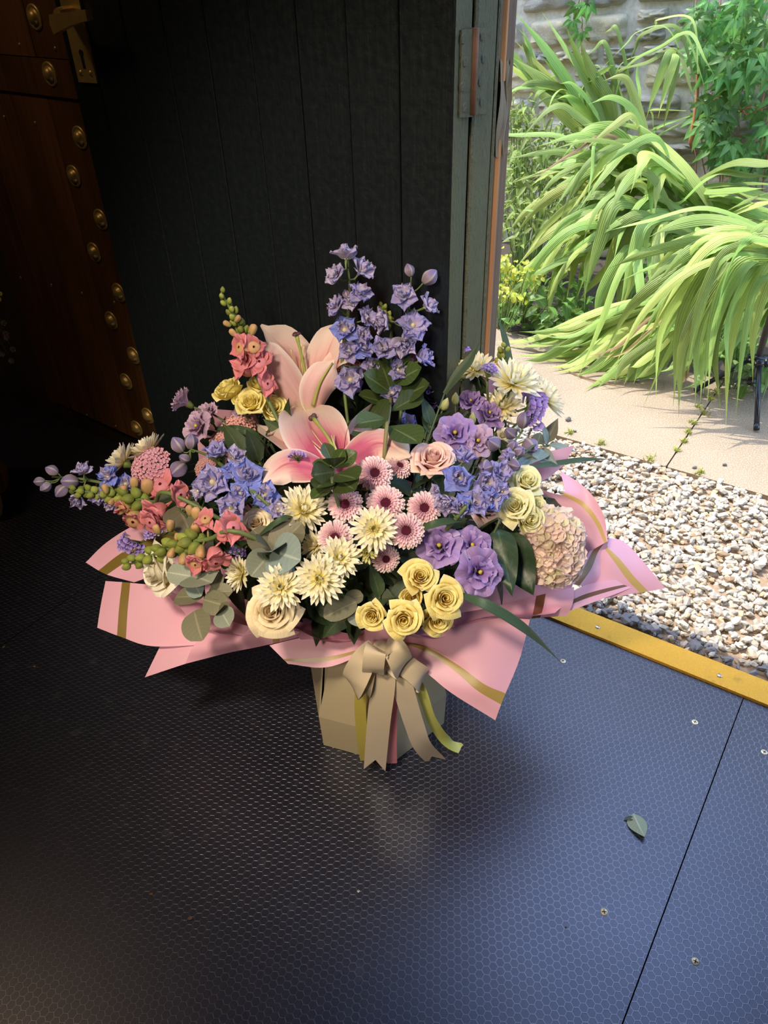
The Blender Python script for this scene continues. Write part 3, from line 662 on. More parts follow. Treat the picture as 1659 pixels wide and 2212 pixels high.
clump('strap_leaf_clump', 'flattened strap leaves lying along the concrete edge with dry brown blades', 'plant', WN((PN(1440, 660, e_) - S0).dot(w), 1.2), famE + dry)

M_moss = plain('yellow_green_moss', (0.34, 0.38, 0.06), 0.9, var=0.2, trans=0.3)
mp = PZ(1505, 900, 0.0); g = G()
for x, y, sp in ((1522, 893, 10), (1510, 880, 8), (1497, 915, 8), (1487, 935, 7), (1478, 955, 6), (1462, 975, 5), (1300, 958, 9), (1405, 992, 10), (1512, 1022, 10), (1232, 935, 6), (1548, 848, 8), (1535, 862, 7)):
    for i in range(26):
        p = PZ(x + rnd.gauss(0, sp * 0.5), y + rnd.gauss(0, sp * 0.3), 0.0) - mp; e = p + V((rnd.gauss(0, .006), rnd.gauss(0, .006), rnd.uniform(0.003, 0.012))); g.tube([p, e], [0.0012, 0.0006], 3)
tag(link('moss', g.mesh('moss', M_moss), None, Matrix.Translation(mp)), 'moss and tiny weeds in the concrete crack and along the gravel edge', 'moss', kind='stuff')

# small-leaved shrub behind, in the sun
M_shrub = leaf_mat('pale_shrub_leaf', (0.34, 0.46, 0.12), (0.45, 0.55, 0.2), 0.5, 0.5, 0.35)
M_broad = leaf_mat('broad_leaf', (0.16, 0.30, 0.06), (0.3, 0.42, 0.12), 0.4, 0.45, 0.3)
M_stemg = plain('green_stem', (0.14, 0.22, 0.05), 0.6)
M_stemr = plain('red_brown_stem', (0.30, 0.12, 0.06), 0.6)
def leaf_geo(Ln, Wd, shape='ovate', fold=0.2, droop=0.25, nu=4, nv=6, wave=0.0, notch=0.0):
    def wv(v):
        if shape == 'ovate': return math.sin(PI * min(1, v ** 0.75)) ** 0.9 * (1 - 0.25 * v)
        if shape == 'obovate': return math.sin(PI * v ** 1.5) ** 0.75
        if shape == 'round': return math.sqrt(max(0, 1 - (2 * v - 1) ** 2)) ** 0.85
        if shape == 'lance': return math.sin(PI * v ** 0.7) ** 1.0 * (1 - 0.35 * v)
        return math.sin(PI * v)
    def fn(u, v):
        x = 2 * u - 1; y = v - notch * sst(0.8, 1, v) * (1 - abs(x)) * 0.12; s = wv(min(max(v, 0.001), 0.999)) * (1 + wave * math.sin(v * 60) * 0.08)
        return V((x * s * Wd / 2, y * Ln, fold * abs(x) * s * Wd / 2 - droop * Ln * v * v + wave * 0.03 * Ln * math.sin(v * 9 + x * 2)))
    return G().grid(fn, nu, nv)
def lookat(p, d, up):
    """matrix at p: local Y along d, local Z near up"""
    y = V(d).normalized(); x = y.cross(V(up)); x = x.normalized() if x.length > 1e-5 else V((1, 0, 0)); z = x.cross(y)
    return Matrix(((x.x, y.x, z.x, p.x), (x.y, y.y, z.y, p.y), (x.z, y.z, z.z, p.z), (0, 0, 0, 1)))
def rv(): return V((rnd.gauss(0, 1), rnd.gauss(0, 1), rnd.gauss(0, 1))).normalized()
def bush(name, label, region, count, stuff, ln, mat, shape='ovate', bulk=0.12, wr=0.42, stem=M_stemg):
    """region: list of (px, py, dist, weight) blobs"""
    base = WN((PN(region[0][0], region[0][1], region[0][2]) - S0).dot(w), region[0][2]); r = thing(name, label, 'plant', base); Mi = Matrix.Translation(-base)
    ms = [leaf_geo(ln * q, ln * q * wr, shape, 0.25, 0.3).mesh('leaf', mat) for q in (0.8, 1.0, 1.25)]
    gs = [leaf_geo(ln * q, ln * q * wr, shape, 0.25, 0.3, 2, 4) for q in (0.7, 1.0)]
    G2 = G(); pts = []
    for i in range(count + stuff):
        px, py, d, sp = rnd.choice(region)
        p = PN(px + rnd.gauss(0, sp * 0.55), py + rnd.gauss(0, sp * 0.5), d + rnd.gauss(0, bulk) + (0.04 if i > count else -0.03))
        if p.z < 0.01: p.z = 0.01 + rnd.random() * 0.05
        M = Mi @ lookat(p, (rv() * 0.9 + V((0, 0, -0.25)) - fw * 0.3), (V((0, 0, 1)) - fw * 0.5 + rv() * 0.7))
        if i < count: link('leaf', rnd.choice(ms), r, M)
        else: G2.add(rnd.choice(gs), M)
        if i % 12 == 0: pts.append(Mi @ p)
    if stuff: tag(link('foliage', G2.mesh('foliage', mat), r), kind='stuff')
    gs_ = G()
    for p in pts: gs_.tube(crom([V((p.x * 0.25, p.y * 0.25, 0)), V((p.x * 0.7, p.y * 0.7, p.z * 0.6)), p], 4), 0.0018, 4)
    link('stems', gs_.mesh('stems', stem), r)
    return r
bush('shrub', 'pale sunlit small-leaved shrub between the door frame and the strap leaves',
     [(1150, 300, 1.75, 60), (1110, 250, 1.75, 40), (1180, 360, 1.65, 60), (1130, 420, 1.6, 60), (1220, 300, 1.8, 50), (1110, 480, 1.5, 60), (1180, 470, 1.55, 60), (1240, 380, 1.7, 50), (1120, 350, 1.7, 50)], 170, 1100, 0.045, M_shrub, 'lance', 0.07, 0.34)
bush('low_leafy_plant', 'low plant of rounded green leaves at the foot of the bed behind the flowers',
     [(1140, 650, 1.28, 40), (1180, 690, 1.22, 40), (1120, 610, 1.35, 40), (1220, 640, 1.35, 40), (1100, 680, 1.25, 30), (1170, 600, 1.38, 50), (1250, 680, 1.28, 40)], 110, 200, 0.042, M_broad, 'ovate', 0.04, 0.7)
bush('low_leafy_plant', 'dark rounded leaves in the shade under the drooping blades behind the tripod',
     [(1600, 760, 1.16, 40), (1560, 740, 1.18, 40), (1640, 800, 1.12, 40), (1420, 640, 1.25, 50), (1380, 600, 1.3, 50)], 60, 120, 0.045, M_broad, 'ovate', 0.03, 0.75)
M_lime = leaf_mat('lime_bract', (0.55, 0.60, 0.08), None, 0.45, 0.5, 0.2)
bush('spurge', 'lime-yellow frothy flower heads low beside the door frame', [(1090, 570, 1.2, 22), (1110, 600, 1.2, 24), (1140, 590, 1.2, 24), (1095, 630, 1.2, 20), (1120, 640, 1.18, 18)], 60, 260, 0.016, M_lime, 'round', 0.03, 0.9)

# creeper on the wall at right and its dangling strand
M_creep = leaf_mat('creeper_leaf', (0.15, 0.33, 0.07), (0.27, 0.45, 0.14), 0.45, 0.42, 0.35)
def palmate(sz):
    g = G()
    for a, q in ((0, 1.0), (0.75, 0.92), (-0.75, 0.92), (1.5, 0.68), (-1.5, 0.68)):
        g.add(leaf_geo(sz * q, sz * q * 0.42, 'lance', 0.2, 0.35, 4, 6, 0.6), Matrix.Rotation(-a, 4, 'Z') @ Matrix.Translation((0, sz * 0.16, 0)))
    g.tube([V((0, 0, 0)), V((0, -sz * 0.25, 0.02 * sz)), V((0, -sz * 0.5, 0.12 * sz))], 0.0012, 4)
    return g.mesh('leaf', M_creep)
PAL = [palmate(q) for q in (0.048, 0.06, 0.075)]
cbase = GW((PG(1620, 200) - GP).dot(gwd), -0.05, 0)
cp = thing('creeper', 'green creeper with five-fingered leaves covering the wall at right', 'plant', cbase); Mi = Matrix.Translation(-cbase)
blobs = [(1560, 40, 60), (1620, 60, 60), (1600, 140, 55), (1640, 200, 50), (1560, 160, 45), (1530, 110, 30), (1600, 300, 45), (1650, 330, 40), (1570, 330, 30), (1540, 250, 25), (1690, 120, 60), (1700, 280, 60), (1520, 30, 25), (1640, 20, 60)]
for i in range(165):
    x, y, sp = rnd.choice(blobs); p = PG(x + rnd.gauss(0, sp * 0.6), y + rnd.gauss(0, sp * 0.6), -rnd.uniform(0.04, 0.28))
    link('leaf', rnd.choice(PAL), cp, Mi @ lookat(p, V((rnd.gauss(0, 0.5), -0.2 + rnd.gauss(0, 0.3), -0.8)), -fw + V((0, 0, 0.8)) + rv() * 0.5))
g = G()
for x in (1520, 1560, 1600, 1650, 1500, 1690):
    g.tube([Mi @ PG(x + 8 * math.sin(i * 2.1 + x), 460 - i * 60, -0.05 - 0.03 * math.sin(i)) for i in range(9)], 0.0025, 5)
link('stems', g.mesh('stems', M_stemr), cp)
g = G()
for x, y in ((1600, 240), (1620, 250), (1560, 215), (1580, 380), (1650, 290), (1560, 370)):
    c0 = PG(x, y, -0.2)
    for q in range(7):
        dd = rv() * 0.05; g.tube([Mi @ c0, Mi @ (c0 + dd * 0.5 + V((0, 0, 0.006))), Mi @ (c0 + dd)], [0.0016, 0.0012, 0.0007], 4)
tag(link('tendrils', g.mesh('tendrils', plain('orange_tendril', (0.55, 0.20, 0.09), 0.6)), cp), kind='stuff')
g = G().tube(crom([Mi @ PG(x, y, -0.22) for x, y in ((1508, 130), (1505, 230), (1500, 270), (1492, 320))], 4), [0.006] * 4 + [0.011] * 4 + [0.012] * 4 + [0.003], 6)
link('dead_stalk', g.mesh('dead_stalk', plain('orange_dead_stalk', (0.45, 0.20, 0.07), 0.8, stretch=(9, 9, 1))), cp)
sbase = GW((PG(1256, 60) - GP).dot(gwd), -0.03, 0.0)
cs_ = thing('creeper_strand', 'thin creeper strand with few pale leaves dangling on the stone wall', 'plant', sbase); Mi = Matrix.Translation(-sbase)
g = G().tube(crom([Mi @ PG(x, y, -0.03) for x, y in ((1262, -60), (1256, 10), (1258, 60), (1256, 110), (1258, 140))], 4), 0.0014, 5); link('stem', g.mesh('stem', M_stemr), cs_)
for x, y, k, a in ((1250, 8, 1, 0.3), (1270, 5, 1, -0.4), (1256, 62, 1, 0), (1256, 124, 0, 0.2), (1238, 40, 0, 0.9)):
    link('leaf', PAL[k], cs_, Mi @ lookat(PG(x, y, -0.04), V((-0.4 * a, 0, -1)), -fw + V((0, 0, 0.8))))

# ================================================================== TRIPOD
M_trip = plain('tripod_black', (0.035, 0.037, 0.042), 0.3, 0.6); M_tripl = plain('tripod_tube', (0.12, 0.105, 0.095), 0.4, 0.5); M_riv = plain('rivet', (0.6, 0.6, 0.6), 0.3, 0.9)
F1, F2 = PZ(1502, 843, 0.006), PZ(1634, 929, 0.006)
mid = (F1 + F2) / 2; pr = V((F2 - F1)).cross(V((0, 0, 1))).normalized()
if pr.x < 0: pr = -pr
rad = (F2 - F1).length / math.sqrt(3); ctr = mid + pr * rad * 0.5; ctr.z = 0
F3 = ctr + pr * rad; F3.z = 0.006
hub = ON(1638, 778, ctr, V((0, 1, 0))); hz_ = hub.z; hubc = V((ctr.x, ctr.y, hz_))
tr = thing('tripod', 'black light stand with splayed legs on the concrete among the leaves', 'tripod', ctr); Mi = Matrix.Translation(-ctr)
link('column', G().tube([Mi @ (hubc - V((0, 0, 0.01))), Mi @ (hubc + V((0, 0, 1.1)))], 0.0085, 12).mesh('column', M_tripl), tr)
g = G().lathe([(0, 0), (0.013, 0), (0.016, 0.004), (0.016, 0.02), (0.012, 0.026), (0, 0.026)], 14, Matrix.Translation((0, 0, hz_ - 0.012)))
hubo = link('hub', g.mesh('hub', M_trip), tr)
low = hz_ * 0.55
link('lower_collar', G().lathe([(0, 0), (0.011, 0), (0.011, 0.016), (0, 0.016)], 14, Matrix.Translation((0, 0, low - 0.008))).mesh('lower_collar', M_trip), tr)
link('inner_rod', G().tube([V((0, 0, low)), V((0, 0, hz_))], 0.004, 8).mesh('inner_rod', M_tripl), tr)
for F in (F1, F2, F3):
    d = V((F.x - ctr.x, F.y - ctr.y, 0)).normalized(); top = V((0, 0, hz_)) + d * 0.018; ft = Mi @ F
    lg = link('leg', G().tube([top, ft], 0.0068, 10).mesh('leg', M_trip), tr)
    link('foot_cap', G().tube([ft + (top - ft) * 0.1, ft], 0.0078, 10).mesh('foot_cap', M_trip), lg)
    g = G().tube([V((0, 0, low)) + d * 0.012, top.lerp(ft, 0.6) + V((0, 0, -0.004))], 0.0034, 8); link('brace', g.mesh('brace', M_tripl), tr)
    s = d.cross(V((0, 0, 1)))
    g = G().box(top - d * 0.01 - s * 0.009 - V((0, 0, 0.01)), s * 0.018, d * 0.02, V((0, 0, 0.02)), 0, 0.003); link('clevis', g.mesh('clevis', M_trip), hubo)
    link('rivet', G().tube([top - s * 0.011, top + s * 0.011], 0.0028, 8).mesh('rivet', M_riv), hubo)

# ================================================================== BOUQUET: materials
Y1, Y2 = (0.86, 0.66, 0.13), (0.90, 0.80, 0.38)
M_rose_y = petal_mat('yellow_rose_petal', [(0, (0.75, 0.47, 0.04)), (0.55, (0.88, 0.69, 0.15)), (1, (0.90, 0.80, 0.36))], 0.25, edge=(0.92, 0.86, 0.55), edge_at=0.8)
M_rose_c = petal_mat('cream_rose_petal', [(0, (0.74, 0.46, 0.14)), (0.6, (0.85, 0.68, 0.40)), (1, (0.89, 0.78, 0.56))], 0.25)
M_rose_w = petal_mat('white_rose_petal', [(0, (0.76, 0.65, 0.36)), (0.6, (0.87, 0.81, 0.64)), (1, (0.90, 0.86, 0.74))], 0.25)
M_rose_p = petal_mat('blush_rose_petal', [(0, (0.80, 0.34, 0.27)), (0.55, (0.88, 0.52, 0.43)), (1, (0.92, 0.68, 0.60))], 0.25, edge=(0.93, 0.76, 0.70))
M_rose_l = petal_mat('lemon_rose_petal', [(0, (0.72, 0.62, 0.12)), (0.55, (0.86, 0.80, 0.34)), (1, (0.88, 0.86, 0.58))], 0.3, edge=(0.92, 0.90, 0.72))
M_mum = petal_mat('ivory_petal', [(0, (0.82, 0.70, 0.10)), (0.3, (0.90, 0.82, 0.40)), (0.7, (0.92, 0.87, 0.66)), (1, (0.92, 0.89, 0.78))], 0.3, sfreq=9, streak=0.1)
M_mumc = plain('mum_centre', (0.72, 0.62, 0.06), 0.7, nscale=300, namt=0.5, bump=0.8)
M_mumg = petal_mat('greenish_petal', [(0, (0.45, 0.44, 0.08)), (1, (0.80, 0.76, 0.42))], 0.25, sfreq=9)
M_but = petal_mat('pink_button_petal', [(0, (0.36, 0.02, 0.12)), (0.35, (0.62, 0.20, 0.38)), (0.72, (0.78, 0.44, 0.55)), (1, (0.96, 0.84, 0.83))], 0.25, sfreq=7, edge=(0.95, 0.82, 0.82), edge_at=0.1)
M_butc = plain('maroon_centre', (0.20, 0.012, 0.06), 0.7, nscale=300, namt=0.6, bump=0.8)
M_lis = petal_mat('lilac_petal', [(0, (0.10, 0.03, 0.17)), (0.45, (0.30, 0.17, 0.46)), (1, (0.44, 0.31, 0.64))], 0.28, edge=(0.56, 0.45, 0.76), streak=0.35)
M_lisp = petal_mat('dusty_mauve_petal', [(0, (0.30, 0.14, 0.28)), (0.5, (0.45, 0.30, 0.46)), (1, (0.58, 0.42, 0.58))], 0.28, edge=(0.64, 0.47, 0.60), streak=0.3)
M_del = petal_mat('delphinium_sepal', [(0, (0.46, 0.40, 0.48)), (0.4, (0.44, 0.37, 0.62)), (1, (0.36, 0.34, 0.70))], 0.3, edge=(0.30, 0.33, 0.78), streak=0.3)
M_delp = petal_mat('delphinium_pale_sepal', [(0, (0.45, 0.42, 0.34)), (0.4, (0.52, 0.45, 0.60)), (1, (0.50, 0.44, 0.70))], 0.3, edge=(0.42, 0.40, 0.74), streak=0.35)
M_delb = petal_mat('delphinium_blue_sepal', [(0, (0.34, 0.30, 0.56)), (0.4, (0.24, 0.27, 0.70)), (1, (0.25, 0.32, 0.85))], 0.3, edge=(0.36, 0.42, 0.90), streak=0.3)
def bud_mat():
    t = NT('striped_lilac_bud'); u, v = t.uv()
    s_ = t.math('COSINE', t.math('MULTIPLY', t.math('ADD', t.math('MULTIPLY', u, 6.28318), t.math('MULTIPLY', v, 0.9)), 5.0))
    c = t.ramp(v, [(0, (0.20, 0.18, 0.12)), (0.5, (0.26, 0.20, 0.29)), (1, (0.19, 0.15, 0.40))]); c = t.mix(t.math('MULTIPLY', t.mapr(s_, 0.5, 1.0), 0.75), c, (0.46, 0.42, 0.36))
    return t.done(t.hsv(c, t.math('MULTIPLY_ADD', t.math('SUBTRACT', t.rand(), 0.5), 0.3, 1.0)), 0.5, spec=0.3, trans=0.15)
M_bud = bud_mat()
M_eye = plain('pale_eye', (0.62, 0.55, 0.36), 0.6, nscale=200)
M_gstem = plain('flower_stem', (0.12, 0.17, 0.05), 0.55); M_dstem = plain('dark_stem', (0.07, 0.10, 0.04), 0.55)
M_sepal = leaf_mat('sepal_green', (0.16, 0.24, 0.06), None, 0.15, 0.5)
M_snapc = petal_mat('coral_petal', [(0, (0.56, 0.26, 0.15)), (0.5, (0.68, 0.22, 0.24)), (1, (0.74, 0.27, 0.33))], 0.25)
M_snapo = petal_mat('peach_petal', [(0, (0.24, 0.27, 0.06)), (0.4, (0.46, 0.32, 0.12)), (1, (0.62, 0.35, 0.19))], 0.2)
M_snapg = petal_mat('green_bud', [(0, (0.13, 0.19, 0.03)), (0.7, (0.26, 0.30, 0.06)), (1, (0.42, 0.36, 0.10))], 0.15, var=0.3)
M_lilin = None
def lily_mat(name, deep, mid, pale):
    t = NT(name); u, v = t.uv()
    e = t.math('ABSOLUTE', t.math('SUBTRACT', t.math('MULTIPLY', u, 2.0), 1.0))
    nz = t.math('SUBTRACT', t.noise(t.n('CombineXYZ', {0: t.math('MULTIPLY', u, 30.0), 1: t.math('MULTIPLY', v, 3.0), 2: 0.0}).outputs[0], 1.0, 2), 0.5)
    f = t.math('ADD', t.math('ADD', v, t.math('MULTIPLY', t.math('MULTIPLY', e, e), 0.42)), t.math('MULTIPLY', nz, 0.25))
    c = t.ramp(f, [(0.0, (0.74, 0.60, 0.30)), (0.05, mid), (0.15, deep), (0.36, deep), (0.62, mid), (0.88, pale)])
    c = t.mix(t.mapr(e, 0.86, 1.0), c, (0.90, 0.76, 0.72)); c = t.mix(t.math('MULTIPLY', t.mapr(e, 0.09, 0.0), t.mapr(v, 0.95, 0.5)), c, deep)
    return t.done(c, 0.45, spec=0.35, trans=0.22, normal=t.bump(nz, 0.2, 0.001))
M_lilin = lily_mat('lily_inside', (0.60, 0.12, 0.22), (0.80, 0.42, 0.42), (0.86, 0.67, 0.58))
M_lilin2 = lily_mat('lily_inside_pale', (0.74, 0.30, 0.32), (0.85, 0.56, 0.53), (0.89, 0.72, 0.65))
M_lilout = petal_mat('lily_outside', [(0, (0.55, 0.55, 0.30)), (0.15, (0.76, 0.47, 0.48)), (0.6, (0.82, 0.54, 0.56)), (1, (0.88, 0.74, 0.71))], 0.22, edge=(0.90, 0.80, 0.77), edge_at=0.7, streak=0.12)
M_rib = plain('petal_midrib', (0.34, 0.36, 0.10), 0.6)
M_stig = plain('dark_stigma', (0.09, 0.035, 0.05), 0.6); M_style = plain('green_style', (0.34, 0.42, 0.10), 0.4); M_fil = plain('filament', (0.66, 0.62, 0.26), 0.5)
M_euc = leaf_mat('eucalyptus_leaf', (0.30, 0.34, 0.27), (0.42, 0.45, 0.36), 0.1, 0.55, 0.2, spot=(0.13, 0.16, 0.13))
M_eucd = leaf_mat('dark_eucalyptus_leaf', (0.17, 0.165, 0.105), (0.25, 0.23, 0.15), 0.1, 0.55, 0.2)
M_eucb = leaf_mat('blue_eucalyptus_leaf', (0.25, 0.32, 0.30), (0.38, 0.43, 0.39), 0.1, 0.5, 0.15)
M_pit = leaf_mat('glossy_leaf', (0.055, 0.085, 0.025), (0.13, 0.17, 0.06), 0.1, 0.33, 0.25)
M_sal = leaf_mat('dark_foliage', (0.028, 0.050, 0.020), (0.06, 0.09, 0.03), 0.08, 0.42, 0.3)
M_ros = leaf_mat('rose_leaf', (0.05, 0.085, 0.03), (0.10, 0.14, 0.05), 0.12, 0.45, 0.3)
M_hydl = leaf_mat('hydrangea_leaf', (0.028, 0.058, 0.028), (0.05, 0.09, 0.04), 0.1, 0.4, 0.2)
M_strap = leaf_mat('dark_strap_leaf', (0.045, 0.085, 0.04), None, 0.15, 0.4, 0.15, 60.0)
M_hyd = petal_mat('hydrangea_sepal', [(0, (0.70, 0.72, 0.36)), (0.3, (0.90, 0.77, 0.68)), (1, (0.91, 0.76, 0.70))], 0.35, edge=(0.86, 0.64, 0.68), var=0.15, streak=0.08)
M_hydg = petal_mat('hydrangea_green_sepal', [(0, (0.50, 0.62, 0.18)), (0.5, (0.82, 0.78, 0.54)), (1, (0.90, 0.78, 0.70))], 0.35, var=0.15)
M_yar = petal_mat('dusty_pink_floret', [(0, (0.60, 0.28, 0.26)), (1, (0.72, 0.42, 0.42))], 0.2, var=0.2)
M_yarp = petal_mat('mauve_pink_floret', [(0, (0.48, 0.20, 0.27)), (1, (0.64, 0.37, 0.45))], 0.2, var=0.2)
M_sta = petal_mat('statice_calyx', [(0, (0.34, 0.34, 0.36)), (0.5, (0.36, 0.26, 0.62)), (1, (0.46, 0.36, 0.78))], 0.3, var=0.2)
M_star = plain('statice_stem', (0.09, 0.13, 0.04), 0.6)

NECK = V((-0.022, 0.885, 0.20))
def stem_to_neck(root, M, p, z, r, mat=None, nm='stem', bend=0.08):
    """a stem part from the bloom down to the neck of the arrangement, in root-local coordinates"""
    Mi = M.inverted(); t = V((NECK.x + (p.x - NECK.x) * 0.12, NECK.y + (p.y - NECK.y) * 0.12, 0.2))
    P = crom([p, p - V(z).normalized() * min(bend, (p - t).length * 0.4), p.lerp(t, 0.7) - V((0, 0, 0.01)), t], 4)
    s = M.to_scale().x
    return link(nm, G().tube([Mi @ q for q in P], r / s, 5).mesh(nm, mat or M_dstem), root)

# ---------------------------------------------------------------- roses
def rose_petals(N, seed, op):
    q = random.Random(seed); out = []
    for i in range(N):
        t = i / (N - 1); rad = 0.09 + 0.83 * t ** 0.9; half = lerp(1.9, 0.98, t ** 0.6); a0 = i * 2.399 + q.uniform(-0.3, 0.3)
        ztop = lerp(0.50, 0.24 - 0.10 * op, t ** 1.2) + q.uniform(-0.04, 0.04); cur = (0.05 + 0.24 * op * t) * q.uniform(0.7, 1.3); ph = q.uniform(0, 6); tip = q.uniform(-0.2, 0.2)
        lean = 0.42 * (1 - t) ** 2
        def fn(u, v, rad=rad, half=half, a0=a0, ztop=ztop, cur=cur, ph=ph, t=t, tip=tip, lean=lean):
            x = 2 * u - 1; wv = math.sin(PI * min(0.93, 0.10 + 0.72 * v) ** 0.9) ** 0.55; a = a0 + x * half * wv
            b = min(1, v * 1.2); rr = rad * math.sin(b * PI / 2) ** 0.55 * (1 + 0.10 * x)
            k = max(0, (v - 0.62) / 0.38); e = abs(x) ** 2.2
            rr = rr * (1 - lean * k) + cur * k * k * (1 + 0.35 * e) 
            z = lerp(-0.8, ztop, v ** (0.8 + 0.2 * t)) - cur * 0.75 * k ** 2.5 - (0.10 + 0.30 * t) * e * v + 0.03 * t * math.sin(ph + x * 4.5) * v + 0.05 * tip * x
            return V((rr * math.cos(a), rr * math.sin(a), z))
        out.append(G().grid(fn, 12 if t > 0.3 else 9, 10))
    return out
ROSE = {}
def rose_set(kind, mat, N, seed, op):
    ROSE[kind] = [g.mesh('petal', mat) for g in rose_petals(N, seed, op)]
for k_, m_ in (('y', M_rose_y), ('l', M_rose_l)):
    for s_, op_ in enumerate((0.5, 0.9, 1.15)): rose_set(k_ + str(s_), m_, 21, 10 + s_, op_)
M_rose_b = petal_mat('bright_yellow_rose_petal', [(0, (0.82, 0.60, 0.05)), (0.5, (0.93, 0.80, 0.18)), (1, (0.94, 0.87, 0.42))], 0.35, edge=(0.95, 0.90, 0.58), edge_at=0.8)
for s_, op_ in enumerate((0.5, 0.75)): rose_set('b' + str(s_), M_rose_b, 21, 30 + s_, op_)
rose_set('pink', M_rose_p, 26, 21, 0.9); rose_set('cream', M_rose_c, 24, 22, 1.5); rose_set('white', M_rose_w, 20, 23, 1.1)
def sepal_mesh():
    g = leaf_geo(0.75, 0.26, 'lance', 0.3, 0.2, 2, 5); return g.mesh('sepal', M_sepal)
SEPAL = sepal_mesh()
HIP = G().lathe([(0, -1.15), (0.16, -1.12), (0.24, -0.95), (0.20, -0.74), (0.30, -0.62)], 10).mesh('rose_hip', M_sepal)
def rose(kind, px, py, rpx, face, label, out=0.02, spin=None, name='spray_rose', group=None, cat='rose'):
    p = HIT(px, py, out); R = 0.89 * rpx * SC(p); z = CF(*face); M = frame(p, z, rnd.uniform(0, 6) if spin is None else spin, R)
    r = thing(name, label, cat, M, group)
    for me in ROSE[kind]: link('petal', me, r)
    for i in range(5):
        a = i * 2 * PI / 5; link('sepal', SEPAL, r, Matrix.Translation((0, 0, -0.72)) @ Matrix.Rotation(a, 4, 'Z') @ Matrix.Translation((0, 0.2, 0)) @ Matrix.Rotation(0.5 + rnd.uniform(-0.4, 0.4), 4, 'X'))
    link('rose_hip', HIP, r); stem_to_neck(r, M, p - z * R * 1.1, z, 0.0022)
    return r

# ---------------------------------------------------------------- chrysanthemums
def strap(Ln, Wd, cup, curve, point=0.3):
    def fn(u, v):
        x = 2 * u - 1; s = (0.55 + 0.45 * sst(0, 0.6, v)) * (1 - sst(0.78, 1.0, v) * (1 - point * 0.5) if v < 0.999 else point * 0.4)
        return V((x * s * Wd / 2, v * Ln, cup * (x * x) * Wd * 0.5 * (1 - 0.4 * v) + curve * Ln * v * v))
    return G().grid(fn, 2, 6)
MUMP = [strap(1.0, 0.205, 0.5, 0.05).mesh('petal', M_mum), strap(0.88, 0.19, 0.6, 0.14).mesh('petal', M_mum), strap(0.68, 0.165, 0.8, 0.22).mesh('petal', M_mum), strap(0.42, 0.12, 1.0, 0.4).mesh('petal', M_mum)]
MUMG = [strap(q, 0.2, 0.8, 0.3).mesh('petal', M_mumg) for q in (0.9, 0.7, 0.5)]
def disc_mesh(r, mat, nm='disc'):
    g = G().lathe([(r * 1.05, -0.05), (r, 0.06), (r * 0.75, 0.11), (r * 0.4, 0.10), (0, 0.07)], 14)
    for i in range(46):
        a = i * 2.39996; q = r * math.sqrt(i / 46); h = 0.10 + 0.06 * (q / r) ** 2
        g.lathe([(0.024, 0), (0.028, 0.05), (0, 0.075)], 5, Matrix.Translation((q * math.cos(a), q * math.sin(a), h - 0.03)))
    return g.mesh(nm, mat)
DISC = disc_mesh(0.15, M_mumc); CALY = G().lathe([(0, -0.34), (0.08, -0.33), (0.16, -0.2), (0.24, -0.08), (0.2, 0)], 12).mesh('calyx', M_sepal)
def mum(px, py, rpx, face, label, out=0.025, openn=0.0, green=False, name='chrysanthemum'):
    p = HIT(px, py, out); R = rpx * SC(p); z = CF(*face); M = frame(p, z, rnd.uniform(0, 6), R); r = thing(name, label, 'flower', M, 'white chrysanthemums' if not green else None)
    rings = ((23, 0.06, 0.10, 0), (21, 0.34, 0.10, 1), (17, 0.68, 0.09, 2), (13, 1.0, 0.09, 3))
    if green: rings = ((13, 0.3, 0.1, 0), (11, 0.75, 0.1, 1), (8, 1.1, 0.08, 2))
    for cnt, el, r0_, k in rings:
        for i in range(cnt):
            a = 2 * PI * (i + 0.5 * (k % 2)) / cnt + rnd.gauss(0, 0.05); e = el + openn + rnd.gauss(0, 0.10)
            link('petal', (MUMG if green else MUMP)[k], r, Matrix.Rotation(a, 4, 'Z') @ Matrix.Translation((0, r0_, 0.02 * k)) @ Matrix.Rotation(e, 4, 'X') @ Matrix.Rotation(rnd.gauss(0, 0.18), 4, 'Y') @ Matrix.Diagonal((1, rnd.uniform(0.9, 1.06), 1, 1)))
    link('disc', DISC, r); link('calyx', CALY, r); stem_to_neck(r, M, p - z * R * 0.3, z, 0.002)
    return r
def spoon(Ln, Wd):
    def fn(u, v):
        x = 2 * u - 1; s = (0.5 + 0.5 * v) * (1 if v < 0.8 else math.sqrt(max(0.02, 1 - ((v - 0.8) / 0.2) ** 2)))
        return V((x * s * Wd / 2, v * Ln, 0.5 * x * x * Wd * s + 0.10 * Ln * v * v))
    return G().grid(fn, 4, 7)
def button_mesh(cnt, el, r0_, Ln, Wd, seed):
    q = random.Random(seed); g = G()
    for i in range(cnt):
        a = 2 * PI * i / cnt + q.gauss(0, 0.04)
        g.add(spoon(Ln, Wd), Matrix.Rotation(a, 4, 'Z') @ Matrix.Translation((0, r0_, 0)) @ Matrix.Rotation(el + q.gauss(0, 0.05), 4, 'X'))
    return g.mesh('petals', M_but)
BUTR = [button_mesh(26, -0.12, 0.30, 0.70, 0.23, 1), button_mesh(26, 0.14, 0.29, 0.62, 0.21, 2), button_mesh(24, 0.42, 0.28, 0.52, 0.18, 3), button_mesh(22, 0.75, 0.27, 0.40, 0.15, 4), button_mesh(20, 1.05, 0.26, 0.28, 0.12, 5)]
BDISC = disc_mesh(0.26, M_butc)
